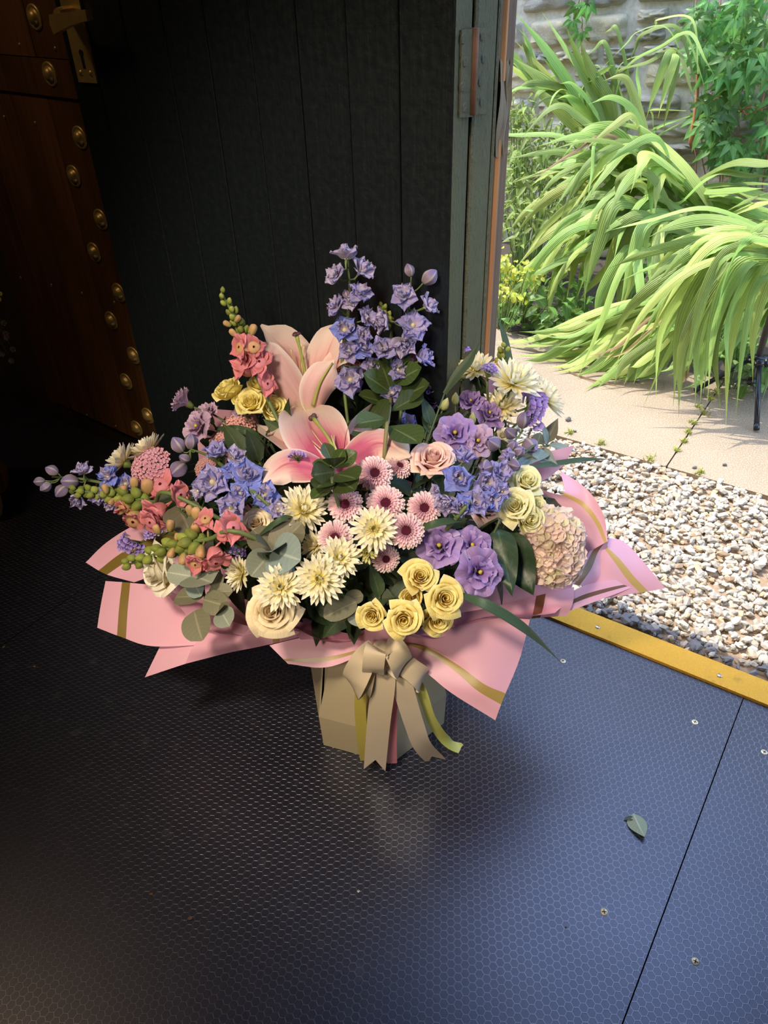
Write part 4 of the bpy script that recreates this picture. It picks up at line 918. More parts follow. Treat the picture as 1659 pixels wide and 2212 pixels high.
def button(px, py, rpx, face, label, out=0.03):
    p = HIT(px, py, out); R = rpx * SC(p); z = CF(*face); M = frame(p, z, rnd.uniform(0, 6), R); r = thing('button_chrysanthemum', label, 'flower', M, 'pink button chrysanthemums')
    for k, me in enumerate(BUTR): tag(link('petals', me, r, Matrix.Translation((0, 0, 0.03 * k))), kind='stuff')
    link('disc', BDISC, r, Matrix.Translation((0, 0, 0.08))); link('calyx', CALY, r, Matrix.Scale(1.3, 4)); stem_to_neck(r, M, p - z * R * 0.4, z, 0.002)
    return r

# ---------------------------------------------------------------- lisianthus
def lis_petals(seed, mat, op):
    q = random.Random(seed); out = []
    for i in range(13):
        ring = 0 if i < 5 else (1 if i < 9 else 2); a0 = i * 2 * PI / (5 if ring == 0 else 4) + ring * 0.5 + q.uniform(-0.2, 0.2)
        opn = (1.0, 0.62, 0.32)[ring] * op; half = (0.85, 0.95, 1.1)[ring]; ln = (1.0, 0.92, 0.8)[ring]; ph = q.uniform(0, 6); fr = q.uniform(4.5, 7)
        def fn(u, v, a0=a0, opn=opn, half=half, ln=ln, ph=ph, fr=fr):
            x = 2 * u - 1; a = a0 + x * half * (0.3 + 0.7 * v ** 0.6)
            rr = ln * (0.12 + 0.95 * opn * v ** 1.5 + 0.10 * v); z = ln * (-0.75 + 1.05 * v ** 0.85 * (1.15 - 0.45 * opn) - 0.25 * opn * v ** 4) - 0.22 * abs(x) ** 2.5 * v
            k = sst(0.5, 1, v); rr += 0.075 * k * math.sin(fr * x + ph); z += 0.075 * k * math.cos(fr * x * 1.2 + ph * 2) + 0.03 * k * math.sin(23 * x + ph)
            return V((rr * math.cos(a), rr * math.sin(a), z))
        out.append(G().grid(fn, 16, 9).mesh('petal', mat))
    return out
LIS = {'a': lis_petals(1, M_lis, 0.92), 'b': lis_petals(2, M_lis, 0.66), 'c': lis_petals(3, M_lisp, 0.62), 'd': lis_petals(4, M_lisp, 0.85)}
PISTIL = G().lathe([(0.05, -0.7), (0.06, -0.2), (0.10, -0.12), (0.10, -0.05), (0, 0.0)], 8).mesh('pistil', plain('yellow_pistil', (0.55, 0.45, 0.05), 0.6))
LCAL = G().lathe([(0, -1.0), (0.13, -0.98), (0.2, -0.8), (0.24, -0.6)], 10).mesh('calyx', M_sepal)
def lisi(kind, px, py, rpx, face, label, out=0.025, name='lisianthus'):
    p = HIT(px, py, out); R = rpx * SC(p); z = CF(*face); M = frame(p, z, rnd.uniform(0, 6), R); r = thing(name, label, 'flower', M, 'lilac lisianthus')
    for me in LIS[kind]: link('petal', me, r)
    link('pistil', PISTIL, r); link('calyx', LCAL, r); stem_to_neck(r, M, p - z * R * 0.95, z, 0.0018)
    return r
def budg(ribs=5, depth=0.08, pts=((0, 0), (0.30, 0.08), (0.48, 0.35), (0.46, 0.62), (0.30, 0.85), (0.05, 1.0))):
    prof = crom([V((a, 0, b)) for a, b in pts], 3)
    def fn(u, v):
        q = prof[round(v * (len(prof) - 1))]; a = u * 2 * PI + 0.9 * v; k = 1 + depth * math.cos(ribs * a)
        return V((q.x * k * math.cos(a), q.x * k * math.sin(a), q.z))
    return G().grid(fn, 20, len(prof) - 1)
M_gbud = petal_mat('pale_green_bud', [(0, (0.30, 0.36, 0.10)), (1, (0.66, 0.62, 0.30))], 0.2)
GBUD = budg(5, 0.05, ((0, 0), (0.22, 0.06), (0.34, 0.35), (0.3, 0.7), (0.12, 1.0), (0.0, 1.15))).mesh('bud', M_gbud)
def gbud(px, py, rpx, d, label, out=0.03):
    p = HIT(px, py, out); R = rpx * 2.0 * SC(p); z = CF(*d); M = frame(p - z * R * 0.5, z, 0, R); r = thing('lisianthus_bud', label, 'bud', M)
    link('bud', GBUD, r); link('sepals', G().lathe([(0, -0.05), (0.2, 0), (0.3, 0.2), (0.32, 0.34)], 10).mesh('sepals', M_sepal), r); stem_to_neck(r, M, p - z * R * 0.55, z, 0.0015)
    return r

# ---------------------------------------------------------------- delphinium
def dsep(Ln, Wd, cup, curve, seed):
    q = random.Random(seed); ph = q.uniform(0, 6)
    def fn(u, v):
        x = 2 * u - 1; s = math.sin(PI * min(0.97, 0.12 + 0.88 * v) ** 0.85) ** 0.7 if v < 1 else 0.12
        return V((x * s * Wd / 2, v * Ln, cup * x * x * s * Wd * 0.4 + curve * Ln * v * v + 0.04 * math.sin(5 * x + ph) * v))
    return G().grid(fn, 6, 6)
def dsep2(Ln, Wd, cup, curve, seed):
    q = random.Random(seed); ph = q.uniform(0, 6)
    def fn(u, v):
        x = 2 * u - 1; s = (math.sin(PI * min(1.0, 0.10 + 0.78 * v) ** 0.95) ** 0.6) * (1 - 0.55 * sst(0.82, 1.0, v))
        k = sst(0.3, 1, v); return V((x * s * Wd / 2, v * Ln - 0.20 * abs(x) ** 2 * k * Ln, cup * x * x * s * Wd * 0.4 + curve * Ln * v * v + 0.10 * k * math.sin(4 * x + ph) + 0.06 * k * math.sin(10 * x + ph)))
    return G().grid(fn, 10, 8)
def dset(mat): return [[dsep2(1.0, 0.98, 0.22, -0.06, s).mesh('sepal', mat) for s in range(3)], [dsep2(0.80, 0.56, 0.55, 0.12, s + 9).mesh('inner_petal', mat) for s in range(3)]]
DEL = {'m': dset(M_del), 'p': dset(M_delp), 'b': dset(M_delb)}
DEYE = G().lathe([(0, -0.1), (0.14, -0.05), (0.15, 0.06), (0.08, 0.2), (0, 0.24)], 8).mesh('eye', M_eye)
DBUD = budg(5, 0.13, ((0, 0), (0.17, 0.05), (0.35, 0.28), (0.42, 0.55), (0.30, 0.85), (0.05, 1.08))).mesh('bud', M_bud)
SPUR = G().tube(crom([V((0, 0, 0)), V((0.05, -0.1, -0.25)), V((0.12, -0.15, -0.6))], 3), [0.10, 0.09, 0.08, 0.07, 0.05, 0.04, 0.02], 6)
def spike(label, stem, florets, buds, kind='m', out=0.02, name='delphinium', depth=None, sr=0.0022):
    """stem: px list from the bouquet outwards; florets (px, py, r, face[, kind]); buds (px, py, r, direction)"""
    def PT(x, y, o=0.0): return PY(x, y, depth) + (CAM - PY(x, y, depth)).normalized() * o if depth else HIT(x, y, out + o)
    SP = [PT(*q) for q in stem]; base = SP[0]; r = thing(name, label, 'flower', Matrix.Translation(base), None); T = lambda p: p - base
    full = crom([V((NECK.x, NECK.y, 0.22))] + SP, 6)
    link('stem', G().tube([T(p) for p in full], [sr * 1.3] * (len(full) - 6) + [sr * (1 - 0.08 * i) for i in range(6)], 6).mesh('stem', M_gstem), r)
    line = crom(SP, 6)
    def ped(p, par):
        c = min(line, key=lambda q: (q - p).length); c = c + (SP[0] - SP[-1]).normalized() * 0.012
        return G().tube(crom([T(c), T(c.lerp(p, 0.5)) + V((0, 0, -0.003)), T(p)], 3), 0.0011, 5)
    for it in florets:
        x, y, rp, face = it[:4]; kd = it[4] if len(it) > 4 else kind; cup = it[5] if len(it) > 5 else rnd.uniform(0.15, 0.4)
        p = PT(x, y, 0.01 + rnd.uniform(0, 0.015)); R = rp * SC(p) * (1.08 if depth else 1.15) * (1.22 if cup > 0.55 else 1.0); z = CF(*face); Ml = frame(T(p), z, rnd.uniform(0, 6), R)
        fl_ = link('floret', ped(p - z * R * 0.2, r).add(SPUR, Ml).mesh('floret', [M_gstem]), r)
        for i in range(5): link('sepal', DEL[kd][0][i % 3], fl_, Ml @ Matrix.Rotation(i * 2 * PI / 5 + rnd.gauss(0, 0.1), 4, 'Z') @ Matrix.Translation((0, 0.05, 0)) @ Matrix.Rotation(cup + rnd.gauss(0, 0.26), 4, 'X') @ Matrix.Rotation(rnd.gauss(0, 0.2), 4, 'Y'))
        for i in range(7): link('inner_petal', DEL['p' if rnd.random() < 0.6 else kd][1][i % 3], fl_, Ml @ Matrix.Rotation(i * 2 * PI / 7 + 0.3, 4, 'Z') @ Matrix.Translation((0, 0.06, 0.06)) @ Matrix.Rotation(cup + 0.38 + rnd.gauss(0, 0.3), 4, 'X'))
        link('eye', DEYE, fl_, Ml @ Matrix.Translation((0, 0, 0.05)))
    for x, y, rp, d in buds:
        p = PT(x, y, 0.008); R = rp * 2.05 * SC(p); z = CF(*d); Ml = frame(T(p) - z * R * 0.5, z, rnd.uniform(0, 6), R)
        b = link('bud', DBUD, r, Ml); link('pedicel', ped(p - z * R * 0.5, r).mesh('pedicel', M_gstem), r)
    return r

# ---------------------------------------------------------------- snapdragon
TUBEM = budg(3, 0.06, ((0, 0), (0.28, 0.1), (0.42, 0.4), (0.50, 0.75), (0.44, 1.0), (0.1, 1.1)))
LIPU = dsep2(1.1, 1.15, 0.6, -0.25, 3); LIPL = dsep2(0.95, 0.95, 0.5, -0.45, 5)
SN = {k: (TUBEM.mesh('throat', m1), LIPU.mesh('upper_lip', m2), LIPL.mesh('lower_lip', m2)) for k, m1, m2 in (('c', M_snapc, M_snapc), ('o', M_snapo, M_snapc), ('t', M_snapo, M_snapo))}
SBUDG = budg(3, 0.08, ((0, 0), (0.26, 0.06), (0.42, 0.35), (0.40, 0.7), (0.22, 1.0), (0.03, 1.15))).mesh('bud', M_snapg); SBUDO = budg(3, 0.10, ((0, 0), (0.20, 0.06), (0.34, 0.35), (0.38, 0.75), (0.30, 1.05), (0.05, 1.2))).mesh('bud', M_snapo)
CUP = [leaf_geo(0.55, 0.34, 'ovate', 0.3, -0.25, 2, 4).mesh('sepal', M_sepal)]
def snap(label, stem, greens, peaches, florets, out=0.035, depth=None):
    def PT(x, y, o=0.0): return PY(x, y, depth) + (CAM - PY(x, y, depth)).normalized() * o if depth else HIT(x, y, out + o)
    SP = [PT(*q) for q in stem]; base = SP[0]; r = thing('snapdragon', label, 'flower', Matrix.Translation(base)); T = lambda p: p - base
    full = crom([V((NECK.x, NECK.y, 0.22))] + SP, 6); link('stem', G().tube([T(p) for p in full], [0.0032] * (len(full) - 6) + [0.003 - 0.0003 * i for i in range(6)], 7).mesh('stem', M_gstem), r)
    line = crom(SP, 10); ax = (SP[-1] - SP[0]).normalized()
    def put(me, p, R, c, dirv, sep=True):
        z = dirv.normalized(); Ml = frame(T(p) - z * R * 0.5, z, rnd.uniform(0, 6), R); b = link('bud', me, r, Ml)
        if sep:
            for i in range(3): link('sepal', CUP[0], b, Matrix.Rotation(i * 2.1, 4, 'Z') @ Matrix.Translation((0, 0.22, -0.02)) @ Matrix.Rotation(1.1, 4, 'X'))
    N, rp0, rp1 = greens
    tail = line[int(len(line) * 0.45):]
    for i in range(N):
        t = i / (N - 1); c = tail[min(int(t * (len(tail) - 1)), len(tail) - 1)]; a = i * 2.4; s = ax.cross(V((0.2, 0.3, 1))).normalized(); s = Quaternion(ax, a) @ s
        R = lerp(rp0, rp1, t) * 2 * SC(c); put(SBUDG, c + s * R * 0.55 + ax * R * 0.2, R, c, s * 0.75 + ax * (0.6 + t), i % 2 == 0)
    for x, y, rp, d in peaches:
        p = PT(x, y, 0.012); put(SBUDO, p, rp * 1.75 * SC(p), None, CF(*d))
    for x, y, rp, face, kd in florets:
        p = PT(x, y, 0.016); R = rp * 1.42 * SC(p); z = (CF(*face) + rv() * 0.35).normalized(); Ml = frame(T(p) - z * R * 0.7, z, 0, R); th, lu, ll = SN[kd]
        c = min(line, key=lambda q: (q - p).length)
        f = link('floret', G().add(TUBEM, Ml).tube([T(c), T(p) - z * R * 0.65], 0.0014, 5).mesh('floret', [th.materials[0]]), r)
        sp = Matrix.Rotation(rnd.uniform(-0.9, 0.9), 4, 'Z')
        for a in (-0.42, 0.42): link('upper_lip', lu, f, Ml @ sp @ Matrix.Translation((0, 0.1, 0.72)) @ Matrix.Rotation(a + rnd.gauss(0, 0.15), 4, 'Z') @ Matrix.Rotation(0.75 + rnd.gauss(0, 0.25), 4, 'X'))
        for a in (PI - 0.75, PI, PI + 0.75): link('lower_lip', ll, f, Ml @ sp @ Matrix.Translation((0, -0.05, 0.78)) @ Matrix.Rotation(a + rnd.gauss(0, 0.15), 4, 'Z') @ Matrix.Rotation(0.2 + rnd.gauss(0, 0.3), 4, 'X'))
    return r

# ---------------------------------------------------------------- yarrow-like heads, statice, hydrangea
def floret5(r, n_=5, cup=0.35):
    g = G()
    for i in range(n_):
        g.add(leaf_geo(r, r * 0.85, 'obovate', 0.3, -0.3, 2, 3), Matrix.Rotation(i * 2 * PI / n_, 4, 'Z') @ Matrix.Rotation(cup, 4, 'X'))
    return g
def head(label, px, py, rpx, face, mat, out=0.02, name='pink_flower_head', cat='flower'):
    p = HIT(px, py, out); R = rpx * SC(p); z = CF(*face); M = frame(p, z, 0, R); r = thing(name, label, cat, M); g = G(); N = 150
    for i in range(N):
        a = i * 2.39996; q = math.sqrt((i + 0.5) / N); d = V((q * math.cos(a), q * math.sin(a), 0.55 * (1 - q * q) + rnd.gauss(0, 0.03)))
        g.add(floret5(0.125), Matrix.Translation(d) @ V((d.x, d.y, 1.0)).to_track_quat('Z', 'Y').to_matrix().to_4x4() @ Matrix.Rotation(rnd.random() * 6, 4, 'Z'))
    tag(link('florets', g.mesh('florets', mat), r), kind='stuff')
    g = G()
    for i in range(16):
        a = i * 2.4; q = 0.8 * math.sqrt(i / 16); g.tube([V((0, 0, -0.8)), V((q * math.cos(a), q * math.sin(a), 0.5 * (1 - q * q) - 0.05))], 0.03, 4)
    link('stalks', g.mesh('stalks', M_gstem), r); stem_to_neck(r, M, p - z * R * 0.75, z, 0.0018); return r
def statice(label, px, py, rpx, face, arc=2.2, rows=10, out=0.02, light=False):
    p = HIT(px, py, out); R = rpx * SC(p); z = CF(*face); M = frame(p, z, rnd.uniform(-0.5, 0.5), R); r = thing('statice', label, 'flower', M, None); g = G(); gs = G()
    cupg = G().lathe([(0.03, -0.25), (0.05, 0), (0.11, 0.10), (0.15, 0.15)], 8)
    for k in range(3):
        for i in range(rows):
            t = i / (rows - 1); a = (t - 0.5) * arc; rad = 0.95 - 0.1 * k
            d = V((math.sin(a) * rad + rnd.gauss(0, 0.03), (k - 1) * 0.22 + rnd.gauss(0, 0.05), math.cos(a) * rad - 0.4))
            q = V((d.x, d.y * 0.6, d.z + 0.7)).normalized()
            g.add(cupg, Matrix.Translation(d) @ q.to_track_quat('Z', 'Y').to_matrix().to_4x4() @ Matrix.Scale(rnd.uniform(0.8, 1.2), 4))
            if k == 1: gs.tube([V((0, 0, -0.8)), V((d.x * 0.5, d.y, d.z * 0.4 - 0.2)), d - q * 0.2], [0.05, 0.06, 0.07], 5)
    tag(link('calyxes', g.mesh('calyxes', M_sta), r), kind='stuff'); link('winged_stem', gs.mesh('winged_stem', M_star), r); stem_to_neck(r, M, p - z * R * 0.75, z, 0.002, M_star); return r

# ---------------------------------------------------------------- leafy sprigs
def sprig(name, label, cat, stem, leaves, mat, shape, wr, out=0.015, group=None, stemmat=None, notch=0.0, droop=0.12, depth=None, sr=0.0018, wave=0.0):
    """stem px list from inside outwards; leaves (base px, base py, tip px, tip py, lift[, mat])"""
    def PT(x, y, o=0.0): return HIT(x, y, out + o)
    SP = [PT(*q) for q in stem]; base = SP[0]; r = thing(name, label, cat, Matrix.Translation(base), group); T = lambda p: p - base
    full = crom([V((NECK.x, NECK.y, 0.22))] + SP, 5); link('stem', G().tube([T(p) for p in full], sr, 6).mesh('stem', stemmat or M_dstem), r)
    for it in leaves:
        x0, y0, x1, y1, lift = it[:5]; mm = it[5] if len(it) > 5 else mat
        a, b = PT(x0, y0, 0.004), PT(x1, y1, lift); d = b - a; ln = d.length; wfac = it[6] if len(it) > 6 else wr
        me = leaf_geo(ln, ln * wfac, shape, 0.22, droop, 6, 10, wave, notch); up = (CF(rnd.gauss(0, 0.25), 0.45 + rnd.gauss(0, 0.2), 0.9))
        link('leaf', me.mesh('leaf', mm), r, lookat(T(a), d, up))
    return r
def straps(label, pts, wpx, out=(0.02,), hint=(0, 0.5, 1), mat=None, world=None):
    P = world or [HIT(x, y, o) for x, y, o in pts]; base = P[0]; r = thing('strap_leaf', label, 'leaf', Matrix.Translation(base))
    C = [p - base for p in P]
    g = blade(C, wpx * SC(P[len(P) // 2]), CF(*hint), 7, 0.2); link('blade', g.mesh('blade', mat or M_strap), r)
    link('stalk', G().tube(crom([V((NECK.x, NECK.y, 0.22)) - base, C[0].lerp(V((NECK.x, NECK.y, 0.25)) - base, 0.4), C[0]], 4), 0.0014, 5).mesh('stalk', M_dstem), r); return r

# ================================================================== BOUQUET: box, ribbon, paper
M_card = plain('ivory_card', (0.46, 0.385, 0.25), 0.6, nscale=12, namt=0.05, bump=0.03)
M_core = plain('box_inside', (0.05, 0.035, 0.03), 0.9)
def satin(name, c):
    t = NT(name); return t.done(c, 0.27, spec=0.8, trans=0.12)
M_cream = satin('cream_satin', (0.70, 0.585, 0.42)); M_lemon = satin('lemon_satin', (0.66, 0.68, 0.16)); M_rosy = satin('rose_satin', (0.66, 0.20, 0.28)); M_must = satin('mustard_satin', (0.50, 0.42, 0.08))
BC = V((-0.022, 0.876, 0)); BR = 0.119
zc = 0.02
def pyof(p):
    q = p - CAM; return FH / 2 - FPX * q.dot(cu) / q.dot(fw)
for _ in range(60):
    zc += 0.002
    if pyof(BC + V((BR * math.cos(math.radians(-138)), BR * math.sin(math.radians(-138)), zc))) < 1550: break
ZT = 0.215
box = thing('flower_box', 'hexagonal ivory card box with folded panels under the pink paper', 'box', BC)
def prism(a, b, c, d, th):
    g = G(); nn = (b - a).cross(d - a).normalized() * th
    g.v = [a, b, c, d] + [p - nn for p in (a, b, c, d)]; g.uv = [(0, 0)] * 8; g.m = [0] * 6
    g.f = [(0, 1, 2, 3), (7, 6, 5, 4)] + [((i + 1) % 4, i, i + 4, (i + 1) % 4 + 4) for i in range(4)]; return g
def hv(k, r, z): a = math.radians(-80 + 60 * k); return V((r * math.cos(a), r * math.sin(a), z))
for k in range(6):
    a, b = hv(k, BR, 0.001), hv(k + 1, BR, 0.001); c, d = hv(k + 1, BR + 0.003, zc), hv(k, BR + 0.003, zc)
    link('lower_panel', prism(a, b, c, d, 0.0022).mesh('lower_panel', M_card, False), box)
    a, b = d, c; m = (a + b) / 2; tp = V((m.x * 0.80, m.y * 0.80, ZT)); e = (b - a) * 0.5 * 0.60
    link('upper_panel', prism(a, b, tp + e, tp - e, 0.0022).mesh('upper_panel', M_card, False), box)
    q = hv(k, BR * 0.985, zc * 0.98); s1 = tp - e * 0.98; mp = (hv(k - 1, BR + 0.003, zc) + a) / 2; tq = V((mp.x * 0.80, mp.y * 0.80, ZT)); e2 = (a - hv(k - 1, BR + 0.003, zc)) * 0.3
    g = G(); g.v = [q, (s1) * 1.0, tq + e2 * 0.98]; g.uv = [(0, 0)] * 3; g.f = [(0, 1, 2)]; g.m = [0]
    link('gusset', g.mesh('gusset', M_card, False), box, Matrix.Translation((0, 0, 0)) @ Matrix.Scale(0.965, 4))
g = G(); 
for k in range(6): g.v += [hv(k, BR * 0.94, 0.003), hv(k, BR * 0.93, zc), hv(k, BR * 0.70, ZT - 0.004)]
g.uv = [(0, 0)] * 18
for k in range(6):
    j = (k + 1) % 6
    for q in (0, 1): g.f.append((3 * k + q, 3 * j + q, 3 * j + q + 1, 3 * k + q + 1)); g.m.append(0)
g.f.append(tuple(3 * k + 2 for k in range(6))); g.m.append(0)
link('liner', g.mesh('liner', M_core, False), box)

def ribbon_geo(P, width, hints, notch=0.0, nu=4, k=8, bow=0.0):
    C = crom(P, k); N = len(C); Hh = crom(hints, max(1, (N - 1) // (len(hints) - 1))) if len(hints) > 1 else [hints[0]] * N
    rows = []
    for i, p in enumerate(C):
        t = (C[min(i + 1, N - 1)] - C[max(i - 1, 0)]).normalized(); s = t.cross(Hh[min(i, len(Hh) - 1)]).normalized(); rows.append((p, s * (width / 2), t, s.cross(t)))
    L_ = sum((C[i + 1] - C[i]).length for i in range(N - 1))
    def fn(u, v):
        p, s, t, q = rows[round(v * (N - 1))]; x = 2 * u - 1; o = p + s * x + q * (bow * width * (1 - x * x))
        if notch > 0: o = o - t * notch * (1 - abs(x)) * max(0, (v - 0.7) / 0.3)
        if notch < 0: o = o + t * notch * (1 - x) * max(0, (v - 0.7) / 0.3)
        return o
    return G().grid(fn, nu, N - 1)
bow = thing('ribbon_bow', 'cream satin bow with notched tails tied round the box', 'ribbon', V((0, 0.735, 0.2))); BO = V((0, 0.735, 0.2))
def PB(*q): return [(PY(x, y, d) if d > 0.3 else PZ(x, y, d)) - BO for x, y, d in q]
def tail(nm, pts, wpx, mat, notch=0.0, hint=(0.0, 0.25, 1)):
    P = PB(*pts); wm = wpx * SC(P[0] + BO); link(nm, ribbon_geo(P, wm, [CF(*hint)], notch).mesh(nm, mat), bow)
tail('tail', ((785, 1440, 0.752), (778, 1520, 0.747), (783, 1600, 0.745), (790, 1642, 0.748)), 26, M_must)
tail('tail', ((848, 1440, 0.747), (847, 1540, 0.741), (846, 1600, 0.741), (847, 1649, 0.746)), 24, M_rosy)
tail('tail', ((823, 1400, 0.742), (828, 1470, 0.728), (818, 1560, 0.726), (809, 1664, 0.735)), 54, M_cream, 0.030)
tail('tail', ((842, 1405, 0.742), (868, 1480, 0.728), (893, 1560, 0.732), (912, 1610, 0.742), (944, 1646, 0.765)), 50, M_cream, 0.030, (-0.3, 0.25, 1))
tail('tail', ((862, 1420, 0.742), (908, 1490, 0.742), (935, 1560, 0.755), (973, 1607, 0.775), (1031, 1627, 0.798)), 26, M_lemon, -0.024, (-0.35, 0.5, 1))
def loop(pts, wpx, hints, mat=None):
    P = PB(*pts); wm = wpx * SC(P[0] + BO); link('loop', ribbon_geo(P, wm, [CF(*h) for h in hints], 0, 4, 7).mesh('loop', mat or M_cream), bow)
HZ = [(0, 0.5, 1), (0, 0.1, 1), (0, -1, 0.2), (0, -0.2, -1), (0, 0.2, -1)]
loop(((820, 1400, 0.748), (811, 1405, 0.715), (806, 1443, 0.708), (808, 1452, 0.725), (818, 1415, 0.748)), 46, HZ)
loop(((828, 1400, 0.748), (850, 1400, 0.715), (868, 1434, 0.712), (864, 1442, 0.728), (830, 1405, 0.742)), 52, [(-.3, .5, 1), (-.4, .2, 1), (.6, -.8, .3), (.3, -.2, -1), (0, .2, -1)])
loop(((815, 1404, 0.748), (785, 1430, 0.722), (764, 1472, 0.716), (766, 1482, 0.732), (812, 1415, 0.745)), 58, [(.3, .5, 1), (.4, .2, 1), (-.6, -.8, .3), (-.3, -.2, -1), (0, .2, -1)])
loop(((815, 1406, 0.748), (795, 1440, 0.730), (786, 1482, 0.724), (790, 1488, 0.738), (815, 1420, 0.745)), 40, [(.2, .5, 1), (.3, .2, 1), (-.4, -.8, .3), (-.2, -.2, -1), (0, .2, -1)])
loop(((835, 1408, 0.748), (872, 1435, 0.728), (908, 1462, 0.726), (904, 1470, 0.740), (838, 1418, 0.745)), 50, [(-.4, .5, 1), (-.5, .2, 1), (.7, -.6, .3), (.4, -.2, -1), (0, .2, -1)])
link('knot', G().lathe([(0, -0.014), (0.012, -0.012), (0.016, 0), (0.012, 0.012), (0, 0.014)], 10).mesh('knot', M_cream), bow, Matrix.Translation(PB((824, 1408, 0.746))[0]))

_pm = {}
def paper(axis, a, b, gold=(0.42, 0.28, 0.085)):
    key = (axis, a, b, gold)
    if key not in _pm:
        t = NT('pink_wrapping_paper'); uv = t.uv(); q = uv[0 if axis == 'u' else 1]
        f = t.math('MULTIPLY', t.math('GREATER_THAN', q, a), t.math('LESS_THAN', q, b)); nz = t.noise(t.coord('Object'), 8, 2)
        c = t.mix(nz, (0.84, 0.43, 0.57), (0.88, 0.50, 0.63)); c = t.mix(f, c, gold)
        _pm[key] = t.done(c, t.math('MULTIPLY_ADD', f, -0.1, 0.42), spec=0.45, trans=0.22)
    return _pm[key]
wrap = thing('paper_wrap', 'pink wrapping paper with gold stripes flaring around the bouquet', 'paper', NECK)
def sheetp(rows, axis='v', a=2.0, b=3.0, bulge=0.0, gold=(0.42, 0.28, 0.085)):
    R = [crom([PZ(*q) - NECK for q in r], 8) for r in rows]; m = min(len(r) for r in R); N = 24
    def samp(r, u): x = u * (len(r) - 1); i = min(int(x), len(r) - 2); return r[i].lerp(r[i + 1], x - i)
    cols = [crom([samp(r, i / N) for r in R], 8) for i in range(N + 1)]; K = len(cols[0]) - 1
    def fn(u, v):
        p = cols[round(u * N)][round(v * K)]; return p + V((0, 0, bulge * math.sin(PI * u) * math.sin(PI * v)))
    link('sheet', G().grid(fn, N, K).mesh('sheet', paper(axis, a, b, gold)), wrap)
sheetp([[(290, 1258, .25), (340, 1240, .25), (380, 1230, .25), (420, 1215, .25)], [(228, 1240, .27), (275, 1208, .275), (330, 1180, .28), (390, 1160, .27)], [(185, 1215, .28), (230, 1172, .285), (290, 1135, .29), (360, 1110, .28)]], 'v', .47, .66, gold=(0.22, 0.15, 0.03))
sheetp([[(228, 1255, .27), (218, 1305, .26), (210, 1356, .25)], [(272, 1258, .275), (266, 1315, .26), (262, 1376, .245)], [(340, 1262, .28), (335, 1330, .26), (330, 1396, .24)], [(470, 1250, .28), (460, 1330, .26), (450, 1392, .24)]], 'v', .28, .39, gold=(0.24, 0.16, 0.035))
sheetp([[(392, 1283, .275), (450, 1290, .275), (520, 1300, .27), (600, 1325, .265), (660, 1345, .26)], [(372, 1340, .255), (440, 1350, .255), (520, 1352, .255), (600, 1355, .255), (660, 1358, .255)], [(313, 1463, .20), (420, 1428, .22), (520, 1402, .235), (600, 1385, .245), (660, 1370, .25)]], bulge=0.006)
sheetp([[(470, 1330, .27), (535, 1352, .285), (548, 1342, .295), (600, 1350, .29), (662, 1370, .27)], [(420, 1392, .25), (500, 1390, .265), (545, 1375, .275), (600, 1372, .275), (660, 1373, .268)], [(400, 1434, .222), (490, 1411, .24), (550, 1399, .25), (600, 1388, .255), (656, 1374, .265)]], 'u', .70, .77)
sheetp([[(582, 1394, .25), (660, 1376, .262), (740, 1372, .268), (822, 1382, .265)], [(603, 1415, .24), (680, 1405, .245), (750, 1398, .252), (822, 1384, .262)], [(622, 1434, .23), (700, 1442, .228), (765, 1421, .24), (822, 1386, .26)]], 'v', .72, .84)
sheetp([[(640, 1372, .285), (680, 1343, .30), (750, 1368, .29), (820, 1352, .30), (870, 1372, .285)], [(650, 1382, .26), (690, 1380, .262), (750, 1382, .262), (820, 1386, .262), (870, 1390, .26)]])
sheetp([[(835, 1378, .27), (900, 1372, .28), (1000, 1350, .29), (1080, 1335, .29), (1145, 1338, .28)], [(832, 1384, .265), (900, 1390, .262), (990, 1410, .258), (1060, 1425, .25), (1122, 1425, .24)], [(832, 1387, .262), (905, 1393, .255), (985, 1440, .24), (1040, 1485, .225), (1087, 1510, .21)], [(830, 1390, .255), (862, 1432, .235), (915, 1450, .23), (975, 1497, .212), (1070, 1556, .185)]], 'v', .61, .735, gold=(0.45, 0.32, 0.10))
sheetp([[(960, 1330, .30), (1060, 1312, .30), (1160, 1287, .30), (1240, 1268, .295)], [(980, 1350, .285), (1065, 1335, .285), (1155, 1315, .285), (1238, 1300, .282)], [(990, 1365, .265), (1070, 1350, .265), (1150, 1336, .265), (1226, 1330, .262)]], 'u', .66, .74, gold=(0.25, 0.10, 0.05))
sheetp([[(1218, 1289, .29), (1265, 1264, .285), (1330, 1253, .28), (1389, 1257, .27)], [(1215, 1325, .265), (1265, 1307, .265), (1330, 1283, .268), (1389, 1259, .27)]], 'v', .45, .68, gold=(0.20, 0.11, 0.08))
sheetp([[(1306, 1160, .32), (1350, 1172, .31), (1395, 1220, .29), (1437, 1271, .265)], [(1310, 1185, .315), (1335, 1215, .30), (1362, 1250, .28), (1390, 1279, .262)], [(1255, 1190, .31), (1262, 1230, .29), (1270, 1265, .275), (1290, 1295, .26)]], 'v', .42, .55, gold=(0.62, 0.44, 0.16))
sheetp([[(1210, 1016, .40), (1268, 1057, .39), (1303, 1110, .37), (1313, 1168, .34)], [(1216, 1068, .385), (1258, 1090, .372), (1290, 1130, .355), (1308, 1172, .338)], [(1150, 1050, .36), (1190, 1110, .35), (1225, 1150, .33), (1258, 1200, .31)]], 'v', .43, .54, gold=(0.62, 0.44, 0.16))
sheetp([[(1235, 1262, .30), (1258, 1220, .31), (1282, 1180, .325), (1314, 1160, .332)], [(1275, 1268, .275), (1303, 1240, .285), (1308, 1205, .30), (1314, 1168, .325)]], 'v', .12, .42, gold=(0.26, 0.11, 0.05))
